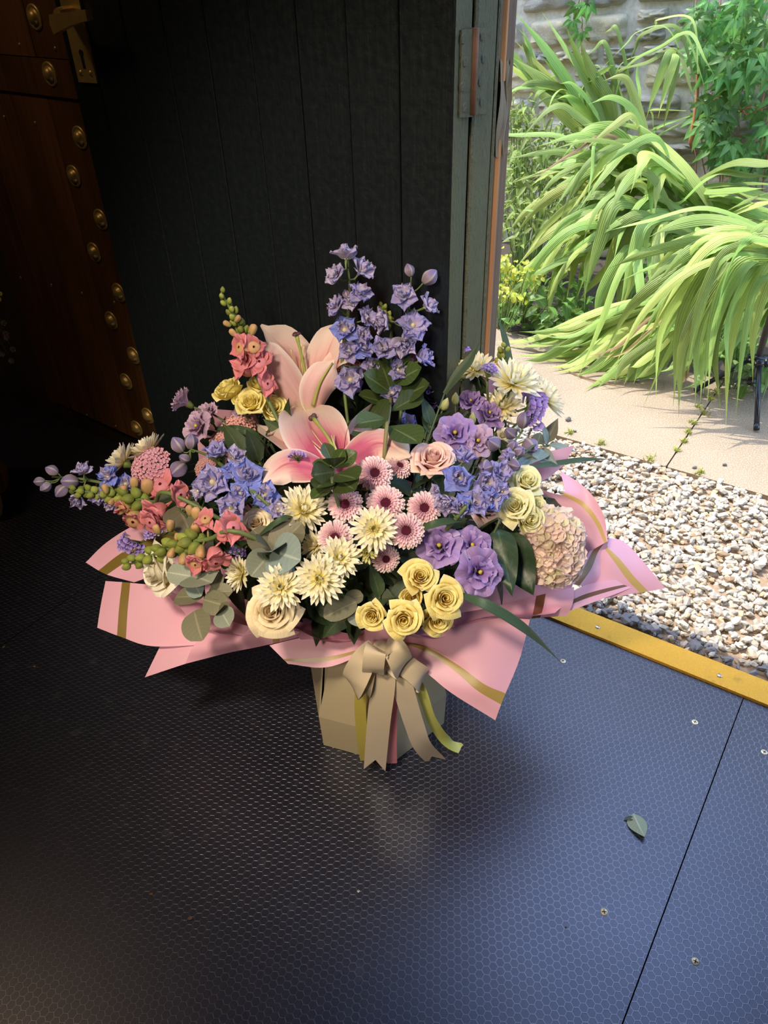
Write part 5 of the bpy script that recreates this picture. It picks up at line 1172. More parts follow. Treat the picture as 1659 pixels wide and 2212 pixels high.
sheetp([[(1140, 985, .40), (1190, 974, .41), (1240, 962, .41)], [(1150, 1045, .37), (1180, 1035, .37), (1222, 1002, .38)]])
sheetp([[(420, 880, .42), (480, 885, .42), (560, 890, .42)], [(430, 1000, .30), (500, 1010, .30), (560, 1020, .30)]])
sheetp([[(1040, 818, .44), (1075, 812, .44), (1105, 822, .44)], [(1040, 900, .36), (1085, 900, .36), (1120, 900, .36)]])
g = G()   # the inner funnel of folded paper the stems stand in
def funnel(u, v):
    a = u * 2 * PI; sn = math.sin(a); r = 0.085 + (0.20 if sn > -0.2 else 0.20 + 0.15 * (sn + 0.2)) * v ** 0.9 + 0.014 * v * math.sin(a * 9)
    return V((r * 1.12 * math.cos(a), r * sn * (0.72 if sn < 0 else 0.9), 0.02 + 0.07 * v + 0.012 * v * math.cos(a * 9)))
link('inner_sheet', g.grid(funnel, 72, 8).mesh('inner_sheet', paper('v', 2.0, 3.0)), wrap)

# ================================================================== BOUQUET: flowers
# ---- lilies
def lpet(root, base, P, wpx, nrm, mat, cup=0.35, nm='petal', tipw=0.12, twist=0.0, rib=False, back=0.0):
    C = crom([HIT(*q) - base for q in P], 8); N = len(C); wm = wpx * SC(HIT(*P[1])); n0 = CF(*nrm); rows = []
    for i, p in enumerate(C):
        t = (C[min(i + 1, N - 1)] - C[max(i - 1, 0)]).normalized(); v = i / (N - 1); hn = Quaternion(t, twist * v) @ n0
        s = t.cross(hn).normalized(); q = s.cross(t); wv = (0.16 + 0.84 * math.sin(PI * min(1, 0.08 + 0.5 * v ** 0.8 * 1.55)) ** 0.9) * (1 - sst(0.72, 1.0, v) ** 2 * (1 - tipw)); rows.append((p, s * wm / 2 * wv, q * wm / 2 * wv, v))
    def fn(u, v):
        p, s, q, vv = rows[round(v * (N - 1))]; x = 2 * u - 1
        return p + s * x + q * (cup * x * x - 0.10 * math.exp(-(x / 0.12) ** 2) - back * abs(x) ** 4 * sst(0.4, 1, vv) + 0.06 * math.sin(7 * vv + 3 * x) * abs(x))
    o = link(nm, G().grid(fn, 14, N - 1).mesh(nm, mat), root)
    if rib: link('midrib', G().tube([p - (q.normalized() * 0.0 if q.length else q) + CF(*nrm) * 0.0012 for p, s, q, v in rows[2:-1]], [0.0036 * (1 - 0.6 * r_[3]) for r_ in rows[2:-1]], 6).mesh('midrib', M_rib), o)
    return o
def lily(label, basepx, petals, pistil, stamens):
    b = HIT(*basepx); r = thing('lily', label, 'flower', Matrix.Translation(b), 'pink lilies'); T = lambda q: HIT(*q) - b
    for q in petals: lpet(r, b, *q[:-1], **q[-1])
    C = crom([T(q) for q in pistil], 6); ps = link('pistil', G().tube(C, [0.0022] * (len(C) - 3) + [0.0024, 0.0032, 0.0036], 8).mesh('pistil', M_style), r)
    e = C[-1]; d = (C[-1] - C[-3]).normalized(); g = G()
    for a in range(3): g.add(G().lathe([(0, -0.002), (0.0042, -0.001), (0.0048, 0.0015), (0.002, 0.003), (0, 0.003)], 8), Matrix.Translation(e) @ d.to_track_quat('Z', 'Y').to_matrix().to_4x4() @ Matrix.Rotation(a * 2.1, 4, 'Z') @ Matrix.Translation((0.0032, 0, 0)))
    link('stigma', g.mesh('stigma', M_stig), ps)
    for st_ in stamens: link('stamen', G().tube(crom([T(q) for q in st_], 5), [0.0011] * 6 + [0.0008] * (5 * (len(st_) - 1) - 5), 5).mesh('stamen', M_fil), r)
    link('stem', G().tube(crom([V((NECK.x, NECK.y, 0.22)) - b, V((0, 0, -0.06)), V((0, 0, 0.0))], 5), 0.0035, 7).mesh('stem', M_gstem), r); return r
K = dict
lily('pink lily behind, opening upward like a cup above the yellow roses', (672, 878, -.02), [
    ([(675, 868, -.03), (632, 775, -.04), (563, 702, -.03)], 88, (.35, .1, .95), M_lilin2, K(cup=.45)),
    ([(668, 872, -.05), (662, 800, -.08), (690, 740, -.1)], 60, (0, .1, 1), M_lilin2, K(cup=.4)),
    ([(682, 872, -.02), (702, 775, -.02), (736, 693, -.03)], 78, (-.35, 0, .95), M_lilin2, K(cup=.4)),
    ([(692, 874, -.01), (725, 785, .0), (789, 758, .02)], 62, (-.25, .55, .8), M_lilin2, K(cup=.3, back=.3)),
    ([(656, 888, .01), (596, 805, .02), (548, 734, .01)], 84, (-.35, .1, .95), M_lilout, K(cup=-.45)),
    ([(672, 892, .03), (690, 830, .045), (722, 778, .03)], 76, (.3, .1, .95), M_lilout, K(cup=-.45, rib=True))],
    [(668, 860, -.01), (655, 785, .0), (640, 722, .0)], [[(662, 860, -.01), (652, 790, -.01), (651, 742, 0)], [(664, 860, -.01), (658, 800, -.01), (656, 748, 0)], [(660, 860, -.01), (648, 800, -.02), (650, 760, -.01)], [(655, 850, -.01), (640, 800, -.02), (628, 755, -.02)]])
lily('wide open pink lily facing front in the middle of the bouquet', (722, 1000, -.01), [
    ([(722, 1005, -.01), (676, 930, .02), (655, 876, .0)], 140, (.1, .25, .95), M_lilin, K(cup=.22, tipw=.55)),
    ([(748, 995, -.01), (768, 925, .0), (834, 862, .01)], 50, (.5, .3, .8), M_lilin2, K(cup=.6, twist=.6)),
    ([(745, 1003, .01), (815, 955, .035), (887, 986, .035)], 92, (.0, .5, .85), M_lilin, K(cup=-.25, back=.3)),
    ([(700, 1010, -.01), (622, 960, .0), (555, 916, .0)], 62, (.15, .6, .8), M_lilin2, K(cup=.4, back=.3)),
    ([(700, 1015, .01), (622, 1000, .035), (566, 1042, .03)], 84, (-.05, .4, .9), M_lilin, K(cup=-.3, back=.2)),
    ([(725, 1008, .01), (740, 1030, .01), (760, 1065, -.02)], 80, (0, .3, 1), M_lilin, K(cup=.3))],
    [(738, 1000, .01), (708, 945, .035), (677, 903, .045)], [[(735, 1000, .01), (700, 965, .03), (672, 928, .03)], [(735, 1000, .01), (700, 975, .03), (674, 952, .035)], [(742, 1000, .01), (722, 960, .03), (716, 940, .035)], [(742, 1000, .01), (724, 965, .03), (721, 938, .03)]])

# ---- roses
gy = 'yellow spray roses'
for a in (('b0', 489, 836, 37, (-.45, .75, .5), 'yellow rose, leftmost of the back-left yellow cluster, turned sideways', .01), ('b0', 560, 822, 32, (-.2, .75, .6), 'yellow rose, topmost of the back-left yellow cluster by the lily', .01),
          ('b1', 540, 867, 37, (-.1, .4, .9), 'round open yellow rose facing front in the back-left yellow cluster', .035), ('b1', 592, 880, 33, (.35, .2, .9), 'yellow rose tucked below the upper lily, right in the back-left cluster', .025),
          ('b0', 513, 860, 15, (-.2, .5, .8), 'small yellow rosebud between the back-left yellow roses', .02),
          ('y1', 908, 1244, 39, (.05, .3, .95), 'yellow rose, uppermost of the front yellow cluster', .03), ('y2', 963, 1293, 43, (.1, .15, 1), 'large yellow rose, rightmost of the front cluster below the lilac lisianthus', .04),
          ('y0', 888, 1293, 29, (-.15, .1, 1), 'small deep yellow rose in the middle of the front cluster', .01), ('y1', 802, 1331, 33, (-.2, -.05, 1), 'yellow rose, leftmost of the front cluster beside dark round leaves', .03),
          ('y2', 872, 1340, 42, (0, -.05, 1), 'yellow rose lowest of the front cluster, above the bow', .04), ('y1', 946, 1342, 36, (.2, -.15, .95), 'yellow rose half hidden low in the front cluster at its right', .01)): rose(*a[:6], out=a[6], group=gy)
for a in (('l1', 1140, 1037, 39, (.15, .45, .85), 'lemon rose, uppermost of the right cluster above the hydrangea', .03), ('l2', 1112, 1092, 41, (-.35, .3, .9), 'lemon rose with open centre, left in the right-hand cluster', .035),
          ('l0', 1160, 1092, 32, (.45, .35, .8), 'lemon rose on the outer side of the right-hand cluster', .01), ('l0', 1146, 1122, 36, (.25, -.1, .95), 'lemon rose, lowest of the right-hand cluster over the hydrangea', .03),
          ('l0', 1099, 1052, 22, (-.2, .4, .9), 'small lemon rose half hidden behind the right-hand cluster', .0), ('l0', 945, 770, 28, (.05, .85, .45), 'lemon rose at the back before the door edge', -.02),
          ('l0', 996, 792, 35, (.05, .7, .65), 'lemon rose at the back crossed by a dark strap leaf', -.01), ('l0', 962, 822, 18, (-.3, .5, .8), 'pale rosebud in shade under the back white chrysanthemum', -.03)): rose(*a[:6], out=a[6], group='lemon spray roses')
rose('pink', 937, 987, 49, (.05, .62, .78), 'single blush pink rose with coiled heart right of the lily', out=.03, name='rose')
rose('pink', 1056, 1090, 46, (.15, .5, .85), 'blush pink rose mostly hidden behind the blue delphinium', out=-.03, name='rose')
rose('cream', 586, 1320, 56, (-.05, .12, 1), 'full cream rose resting on the paper rim at front', out=.035, name='rose')
rose('white', 334, 1238, 58, (-.72, -.15, .68), 'white rose lying sideways on the left paper beside the green bud spike', out=.02, name='rose')
rose('cream', 553, 1130, 36, (-.1, .45, .9), 'cream rose deep between delphinium and eucalyptus', out=-.02, name='rose')
rose('white', 1088, 938, 20, (-.1, .5, .85), 'pale bud rose half hidden between lisianthus and grey buds', out=-.02, name='rose')

# ---- chrysanthemums
for a in ((655, 1103, 54, (.25, .42, .85), 'ivory chrysanthemum tilted sideways left of the pink buttons', .03, .12), (808, 1143, 50, (0, .12, 1), 'ivory chrysanthemum with green eye amid the pink buttons', .05, 0), (690, 1250, 54, (-.05, .02, 1), 'large ivory chrysanthemum, lowest at front', .05, 0),
          (733, 1207, 48, (.2, .35, .9), 'ivory chrysanthemum just above the largest front one', .04, .1), (606, 1270, 50, (.05, .25, .95), 'ivory chrysanthemum partly under grey round leaves above the cream rose', .055, .1), (522, 1240, 38, (-.65, .1, .7), 'ivory chrysanthemum seen from its left side beside grey leaves', .01, .2),
          (270, 1000, 46, (-.75, .5, .15), 'ivory chrysanthemum at far left seen edge-on', .0, .25), (322, 980, 48, (-.55, .75, .1), 'ivory chrysanthemum behind the mauve head at left', -.01, .25), (938, 800, 36, (.1, .95, .2), 'white chrysanthemum seen from the side under the back lemon rose', .0, .25),
          (1030, 800, 44, (-.1, .65, .72), 'white chrysanthemum at the back next to the strap leaf', -.01, .15), (1108, 828, 62, (.2, .62, .7), 'largest white chrysanthemum at the back right', .02, .12), (1085, 880, 44, (-.1, .45, .85), 'white chrysanthemum under the largest one behind lilac lisianthus', .0, .1),
          (1172, 862, 50, (.8, .55, .1), 'white chrysanthemum at the right edge seen from the side', .0, .2), (684, 1178, 34, (-.5, .3, .8), 'small ivory chrysanthemum half hidden behind a pink button', .0, .2)): mum(*a[:5], out=a[5], openn=a[6])
mum(793, 1195, 28, (0, .05, 1), 'small greenish half-open chrysanthemum below the green-eyed one', out=.03, green=True)
for a in ((809, 1023, 41, (.1, .25, .95), 'pink button chrysanthemum directly under the lily petal', .035), (862, 1008, 30, (.35, .45, .8), 'small pink button chrysanthemum tucked under the lily petal tip', .01), (746, 1090, 40, (-.1, .15, 1), 'pink button chrysanthemum left in the middle row', .03), (833, 1088, 43, (0, .3, .95), 'deepest pink button chrysanthemum behind the ivory one', .02),
          (916, 1098, 39, (.1, .2, 1), 'pink button chrysanthemum, rightmost of the row', .03), (877, 1147, 41, (.05, .15, 1), 'pink button chrysanthemum touching the green-eyed ivory flower at right', .04), (724, 1162, 40, (-.1, .1, 1), 'pink button chrysanthemum above the pair of front ivory flowers', .025), (833, 1207, 32, (.2, -.1, .95), 'shaded pink button chrysanthemum under the greenish one', .0)): button(*a[:5], out=a[5])

# ---- lisianthus
for a in (('c', 386, 860, 36, (-.8, .5, .35), 'dusty mauve lisianthus at the far upper left, side on', .0), ('c', 442, 888, 36, (-.35, .65, .6), 'dusty mauve lisianthus right of the leftmost one', .0), ('d', 420, 918, 38, (-.5, .25, .8), 'dusty mauve lisianthus lowest of the left three', .02), ('c', 515, 890, 17, (-.2, .4, .9), 'small mauve lisianthus under the left yellow roses', -.01),
          ('b', 934, 860, 32, (-.1, .55, .85), 'lilac lisianthus below the purple statice at back', .01), ('b', 1017, 862, 34, (0, .6, .8), 'lilac lisianthus between two pale buds at the back right', .02), ('a', 1060, 888, 36, (.35, .5, .8), 'lilac lisianthus leaning right before the white chrysanthemum', .03), ('a', 983, 932, 42, (-.1, .3, .95), 'mauve lisianthus above the blush rose', .03),
          ('d', 1034, 950, 38, (.1, .2, 1), 'mauve lisianthus beside the grey delphinium buds', .02), ('a', 948, 1176, 46, (-.15, .35, .9), 'lilac lisianthus, leftmost of the front three', .02), ('a', 1022, 1175, 42, (.15, .4, .9), 'lilac lisianthus, upper of the front three', .02), ('a', 1040, 1236, 50, (.3, .02, .95), 'wide open lilac lisianthus, lowest of the front three', .04)): lisi(*a[:6], out=a[6])
gbud(984, 862, 12, (0, .9, .4), 'pale green bud standing left of the back lilac lisianthus'); gbud(1021, 905, 12, (0, .95, .3), 'pale green bud between mauve and lilac lisianthus', .05); gbud(961, 874, 13, (.35, .85, .4), 'pale green bud leaning right under the statice')

# ---- delphinium
spike('tall lilac-blue delphinium spike, left of the two at the back', [(742, 830), (748, 720), (755, 640), (752, 560)], [(748, 560, 28, (0, .8, .25), 'p', .9), (728, 596, 27, (-.55, .3, .75), 'p'), (779, 588, 27, (.5, .45, .5), 'p', .7), (778, 634, 28, (.3, .5, .8), 'm', .1), (729, 662, 26, (-.7, .2, .6), 'm'), (757, 655, 20, (0, .3, .9), 'p'), (792, 688, 27, (.6, .3, .7), 'm', .2),
    (745, 714, 32, (-.1, .1, 1), 'b'), (782, 725, 22, (.4, -.2, .9), 'm'), (786, 757, 27, (.3, .4, .8), 'b', .3), (757, 822, 36, (0, .05, 1), 'm', .1), (755, 760, 26, (-.2, .3, .9), 'm'), (800, 790, 22, (.3, .1, .9), 'm')], [(748, 636, 9, (-.3, .9, .2))], 'm', depth=1.135)
spike('blue delphinium spike with two buds, right of the two at the back', [(868, 870), (872, 780), (880, 690), (888, 615)], [(872, 640, 30, (0, .25, 1), 'm', .2), (917, 664, 25, (.75, .3, .3), 'p', .9), (838, 692, 27, (-.75, -.1, .4), 'p', .9), (892, 704, 36, (.15, .1, 1), 'm', .2), (828, 755, 30, (-.15, .2, .95), 'm', .3), (872, 738, 28, (.1, -.5, .7), 'p', .8), (905, 778, 28, (.6, .35, .4), 'm', .8), (860, 800, 28, (0, .1, 1), 'm'), (848, 850, 26, (-.2, .2, .9), 'm'), (880, 915, 24, (.2, .2, .9), 'b')],
    [(884, 585, 13, (-.3, .9, .2)), (927, 599, 18, (.7, .6, .3))], 'm', depth=1.12)
spike('delphinium spike with round pale buds reaching far left over the dark floor', [(330, 1068), (250, 1050), (180, 1035), (112, 1030)], [(182, 1023, 20, (.1, .8, .4), 'p', .9), (236, 1030, 28, (-.3, .6, .7), 'b'), (272, 1046, 22, (0, .3, .9), 'b'), (168, 1074, 19, (.1, -.6, .6), 'p', .8), (240, 1086, 18, (-.1, -.5, .8), 'p'), (210, 1070, 20, (-.2, -.2, .9), 'm'), (300, 1060, 22, (0, .2, 1), 'm')],
    [(113, 1017, 13, (-.8, .4, .2)), (86, 1040, 11, (-.9, -.1, .2)), (99, 1051, 12, (-.7, -.6, .3)), (152, 1040, 17, (-.8, 0, .5)), (134, 1060, 15, (-.6, -.7, .3))], 'm', out=.0)
spike('bright blue delphinium cluster left of the centre with grey-green buds', [(590, 1100), (520, 1045), (460, 990), (405, 968)], [(470, 985, 26, (-.1, .6, .6), 'm', .8), (505, 990, 22, (.5, .5, .6), 'p', .8), (460, 1042, 38, (-.15, .2, 1), 'm'), (535, 1030, 36, (.1, .3, 1), 'b'), (572, 1072, 32, (.3, .2, .95), 'b'), (500, 1095, 32, (-.1, -.35, .9), 'm'), (520, 1065, 26, (0, 0, 1), 'b'), (500, 1018, 22, (0, .4, .9), 'b'), (430, 1060, 20, (-.6, -.2, .7), 'p'), (600, 1100, 20, (.3, .1, .9), 'm')],
    [(385, 962, 17, (-.5, .8, .3)), (412, 955, 16, (.1, .9, .3)), (386, 1014, 20, (-.6, -.6, .5)), (400, 990, 12, (-.7, .3, .5))], 'b', out=.03)
spike('delphinium leaning to the right with grey-lilac buds and blue bells', [(985, 1120), (1030, 1060), (1075, 1000), (1130, 930)], [(1000, 998, 26, (.1, .8, .4), 'm', .9), (992, 1035, 30, (-.2, .1, 1), 'b', .6), (968, 1078, 28, (-.3, -.5, .8), 'p', .8), (1050, 1045, 34, (.1, .1, 1), 'm'), (1028, 1085, 32, (0, .1, 1), 'm', .2), (1080, 1020, 26, (.4, .2, .9), 'm'), (1062, 1080, 26, (.3, -.1, .95), 'b'), (1000, 1090, 24, (-.1, -.2, 1), 'b'), (945, 1060, 14, (-.5, .1, .8), 'p', .9), (1082, 1062, 22, (.5, .1, .9), 'm')],
    [(1130, 909, 17, (.1, .9, .4)), (1104, 936, 15, (-.7, .4, .5)), (1145, 962, 18, (.5, -.6, .6)), (1066, 958, 19, (-.6, .3, .7)), (1107, 962, 13, (.2, .5, .8)), (1097, 982, 17, (-.2, .2, .9)), (1122, 975, 14, (.3, .2, .9)), (1050, 1010, 19, (-.4, -.2, .9)), (1110, 1005, 16, (.5, -.3, .8)), (1088, 990, 13, (.1, .1, 1))], 'm', out=.045)

# ---- snapdragons
snap('snapdragon stretching left with green tip buds and coral blooms, upper of two', [(400, 1080), (330, 1085), (250, 1068), (152, 1060)], (30, 13, 7), [(228, 1058, 11, (-.2, .9, .3)), (243, 1082, 10, (-.4, -.6, .7)), (268, 1060, 12, (.1, .7, .6)), (290, 1045, 13, (0, .9, .4)), (265, 1102, 12, (-.6, -.5, .6)), (318, 1055, 20, (.1, .8, .5))],
     [(350, 1052, 26, (.1, .5, .9), 'c'), (385, 1068, 24, (.6, .2, .8), 'c'), (340, 1105, 26, (-.1, -.3, .95), 'c'), (292, 1120, 26, (-.3, -.5, .8), 'o'), (330, 1125, 22, (.1, -.4, .9), 'c'), (270, 1095, 18, (-.5, -.5, .7), 'o')], out=.03)
snap('snapdragon with thick green bud tip lying over the white rose, lower of two', [(545, 1160), (450, 1165), (380, 1180), (272, 1222)], (32, 15, 9), [(340, 1145, 12, (-.2, .8, .5)), (368, 1138, 14, (.1, .9, .4)), (385, 1162, 13, (.1, .4, .9)), (372, 1192, 13, (-.2, -.7, .6)), (396, 1205, 14, (0, -.8, .5)), (434, 1190, 17, (.1, -.6, .7)), (425, 1112, 16, (0, .9, .5)), (424, 1142, 14, (-.1, .5, .8)), (412, 1105, 13, (-.3, .9, .3))],
     [(500, 1142, 26, (.3, .3, .9), 'c'), (482, 1150, 18, (-.1, .2, 1), 'c'), (465, 1205, 28, (.2, -.5, .85), 'c'), (425, 1215, 20, (-.1, -.6, .8), 'o'), (445, 1125, 18, (.2, .7, .6), 'o')], out=.045)
snap('upright snapdragon with green bud tip left of the upper lily', [(562, 830), (540, 770), (518, 705), (477, 632)], (24, 10, 6), [(512, 690, 9, (.6, .7, .3)), (492, 700, 9, (-.8, .4, .3)), (505, 720, 10, (-.6, .6, .4)), (545, 715, 13, (.4, .8, .3))],
     [(525, 752, 22, (-.3, .2, .9), 'o'), (548, 750, 20, (.3, .2, .9), 'o'), (530, 795, 24, (-.4, .1, .9), 'c'), (560, 785, 22, (.3, .2, .9), 'c'), (575, 830, 20, (.2, -.2, .9), 'c')], depth=1.12)
snap('small green snapdragon tip between the two tall delphiniums', [(845, 740), (838, 700), (826, 660)], (14, 9, 5), [], [], depth=1.16)
snap('green snapdragon tip at the back right against the sunlit concrete', [(1085, 820), (1083, 790), (1092, 745)], (12, 10, 6), [(1078, 790, 8, (-.3, .8, .3))], [(1066, 800, 10, (-.3, .6, .6), 'o')], depth=1.17)
snap('coral snapdragon half hidden behind the right delphinium spike', [(880, 830), (876, 800), (872, 770)], (4, 6, 5), [], [(872, 785, 18, (.1, .2, .9), 'c'), (886, 775, 14, (.3, .4, .8), 'c')], depth=1.16)

# ---- flower heads, statice
head('mauve-pink flat flower head of tiny florets at the left', 326, 1006, 44, (-.25, .45, .85), M_yarp, .02)
head('dusty pink flower head below the left yellow roses', 513, 925, 38, (-.1, .6, .8), M_yar, -.005); head('salmon flower head just above the blue delphinium cluster', 492, 955, 38, (0, .55, .8), M_yar, .01); head('dark pink flower head in shade behind the lilac delphinium', 765, 795, 38, (0, .6, .8), M_yar, -.05)
head('salmon flower head peeping out beside the grey-green delphinium buds', 445, 1012, 24, (-.2, .2, .95), M_yar, -.02)
statice('purple statice sprig right of the pittosporum at the back', 922, 833, 34, (-.1, .75, .6), out=.0); statice('arched purple statice sprig curling down at the right edge', 1150, 880, 48, (.45, .55, .7), 2.8, 14, .03); statice('purple statice sprig in front of the back white chrysanthemum', 1055, 805, 26, (.05, .8, .5), 1.6, 8, .03)
statice('small statice tip against the pale door frame', 1000, 760, 22, (.2, .8, .4), 1.3, 6, -.02); statice('crinkled statice sprig lying on the left paper', 285, 1175, 36, (-.4, -.1, .9), 2.6, 12, .02); statice('pale lilac floret sprig over the left lily petal', 642, 985, 22, (-.1, .6, .8), 2.0, 6, .05)
statice('dark statice sprig in shade beside the round grey leaves', 515, 1190, 22, (-.1, .0, 1), 1.8, 6, .0); statice('statice sprig beneath the snapdragon at far left', 330, 1150, 24, (-.2, -.3, .9), 2.0, 8, .01)

# ---- hydrangea
hp = HIT(1216, 1178, 0.02); hz2 = CF(.42, .12, .9); HR = 57 * SC(hp); hM = frame(hp - hz2 * HR * 0.7, hz2, 0, 1); hyd = thing('hydrangea', 'blush and green hydrangea head resting at the right edge of the paper', 'flower', hM)
HF = []
for mt, s_ in ((M_hyd, 0), (M_hyd, 1), (M_hydg, 2)):
    q = random.Random(s_); g = G()
    for i in range(4): g.add(leaf_geo(0.0125, 0.0135, 'obovate', 0.25, -0.25 - 0.2 * q.random(), 4, 4), Matrix.Rotation(i * PI / 2 + q.gauss(0, 0.12), 4, 'Z') @ Matrix.Rotation(0.35 + 0.3 * q.random(), 4, 'X'))
    g.lathe([(0, 0), (0.0017, 0.001), (0.0015, 0.003), (0, 0.0035)], 6); HF.append(g.mesh('floret', mt))
up_l = hM.inverted().to_3x3() @ cu
for i in range(200):
    z = 1 - 1.35 * (i + 0.5) / 200; a = i * 2.39996; q = math.sqrt(max(0, 1 - z * z)); d = V((q * math.cos(a), q * math.sin(a), z))
    k = 1 + 0.45 * abs(d.dot(up_l.normalized())); p = d * HR * (0.92 + rnd.gauss(0, 0.02)) * k
    Mq = Matrix.Translation(p) @ (d + V((rnd.gauss(0, .2), rnd.gauss(0, .2), rnd.gauss(0, .2)))).to_track_quat('Z', 'Y').to_matrix().to_4x4() @ Matrix.Rotation(rnd.random() * 6, 4, 'Z') @ Matrix.Scale(rnd.uniform(0.8, 1.15), 4)
    link('floret', HF[2] if rnd.random() < 0.22 else HF[rnd.randrange(2)], hyd, Mq)
g = G()
for i in range(12):
    a = i * 2.4; d = V((math.cos(a) * 0.5, math.sin(a) * 0.5, 0.7)); g.tube([V((0, 0, -HR * 0.8)), d * HR * 0.9], 0.002, 5)
link('stalks', g.mesh('stalks', M_gstem), hyd); stem_to_neck(hyd, hM, hp - hz2 * HR * 1.2, hz2, 0.003)
sprig('hydrangea_leaf', 'big dark serrated hydrangea leaf curling over the right paper', 'leaf', [(1060, 1130), (1085, 1160)], [(1085, 1150, 1150, 1285, .02)], M_hydl, 'ovate', .72, -.02, wave=1.0)
sprig('hydrangea_leaf', 'dark upright hydrangea leaf edge left of the big one', 'leaf', [(1055, 1130), (1065, 1160)], [(1075, 1140, 1105, 1280, .03)], M_hydl, 'ovate', .5, .0, wave=1.0)
sprig('hydrangea_leaf', 'pointed dark hydrangea leaf showing above the hydrangea head', 'leaf', [(1150, 1090), (1165, 1095)], [(1150, 1120, 1212, 1068, -.02)], M_hydl, 'ovate', .75, -.04, wave=1.0)

# ---- eucalyptus, pittosporum
sprig('eucalyptus_sprig', 'round-leaved grey eucalyptus sprig beside the ivory flowers', 'foliage', [(590, 1215), (588, 1192)], [(590, 1195, 648, 1128, .02, M_eucd, .85), (590, 1195, 545, 1140, .01, M_eucd, .8), (588, 1192, 562, 1165, .05, M_eucd, 1.0), (588, 1190, 638, 1205, .05, M_eucb, .85), (585, 1195, 545, 1240, .035, M_euc, .9), (592, 1200, 618, 1258, .02, M_eucb, .75), (575, 1200, 535, 1235, .02, M_euc, .8), (588, 1192, 582, 1182, .06, M_eucb, .8)], M_euc, 'round', .9, .03)
sprig('eucalyptus_sprig', 'drooping eucalyptus sprig hanging over the lower left paper', 'foliage', [(470, 1215), (440, 1250), (445, 1310), (440, 1330)], [(412, 1245, 360, 1235, .03, M_euc, .9), (412, 1245, 452, 1250, .035, M_euc, .95), (415, 1250, 430, 1285, .02, M_eucb, .8), (438, 1290, 375, 1285, .01, M_eucd, .75), (440, 1295, 490, 1310, .01, M_eucd, .8), (450, 1280, 500, 1275, .0, M_eucd, .7), (420, 1320, 432, 1380, .03, M_eucd, .92), (478, 1320, 492, 1348, .03, M_euc, .85), (470, 1325, 478, 1305, .03, M_eucd, .5), (460, 1270, 475, 1235, .0, M_eucd, .8)], M_euc, 'round', .9, .02)
sprig('eucalyptus_sprig', 'long pointed blue-grey eucalyptus sprig reaching right over the gravel', 'foliage', [(1120, 990), (1180, 965), (1195, 955)], [(1182, 960, 1172, 905, .02, M_eucb, .38), (1180, 957, 1205, 900, -.02, M_eucd, .55), (1185, 960, 1248, 972, .02, M_eucb, .42), (1150, 985, 1220, 1000, .03, M_eucb, .55), (1170, 975, 1115, 1000, .0, M_eucb, .5), (1165, 970, 1200, 995, .05, M_euc, .3), (1160, 960, 1170, 930, -.03, M_eucd, .7)], M_eucb, 'lance', .45, .01)
sprig('eucalyptus_sprig', 'dark brown-grey eucalyptus leaves in shade above the bow', 'foliage', [(740, 1270), (745, 1300)], [(770, 1300, 700, 1330, .02, M_eucd, .7), (745, 1295, 785, 1285, .0, M_eucd, .8), (750, 1330, 790, 1345, .0, M_euc, .7), (740, 1290, 730, 1345, -.01, M_eucd, .7)], M_eucd, 'round', .8, -.01)
sprig('eucalyptus_sprig', 'single large grey-green leaf between the two left snapdragons', 'foliage', [(420, 1110), (405, 1120)], [(385, 1090, 412, 1155, .02, M_eucd, .7), (490, 1115, 475, 1165, .0, M_eucd, .7)], M_eucd, 'ovate', .7, .0)
pit = [(842, 800, 822, 752, .02), (845, 805, 880, 770, .0), (848, 830, 895, 800, .03), (846, 850, 800, 815, .03), (846, 850, 830, 800, .01), (845, 872, 908, 835, .03), (843, 875, 790, 855, .02), (842, 890, 900, 855, .015), (838, 905, 785, 910, .03), (838, 920, 893, 945, .03), (835, 925, 790, 890, .0), (842, 840, 815, 790, .0)]
pit = [(a, b, a + (c - a) * 1.25, b + (d - b) * 1.25, e + .012) for a, b, c, d, e in pit]
sprig('pittosporum_sprig', 'upright sprig of glossy dark oval leaves between lily and statice', 'foliage', [(832, 960), (838, 910), (845, 850), (846, 800)], pit, M_pit, 'obovate', .55, .05, stemmat=plain('pale_twig', (0.22, 0.20, 0.08), 0.6), notch=1.0, droop=.06, sr=.0028)
sprig('pittosporum_sprig', 'sprig of glossy oval leaves in front of the lily heart', 'foliage', [(725, 1070), (722, 1030), (718, 995)], [(720, 1005, 700, 955, .05), (720, 1010, 742, 970, .05), (722, 1012, 770, 975, .04), (722, 1015, 675, 1000, .03), (722, 1020, 676, 1025, .055), (724, 1024, 770, 1030, .055), (724, 1034, 680, 1050, .045), (726, 1034, 765, 1055, .045), (722, 1010, 722, 985, .07), (726, 1045, 672, 1075, .02)], M_pit, 'obovate', .62, .06, notch=1.0, droop=.06, sr=.0026)

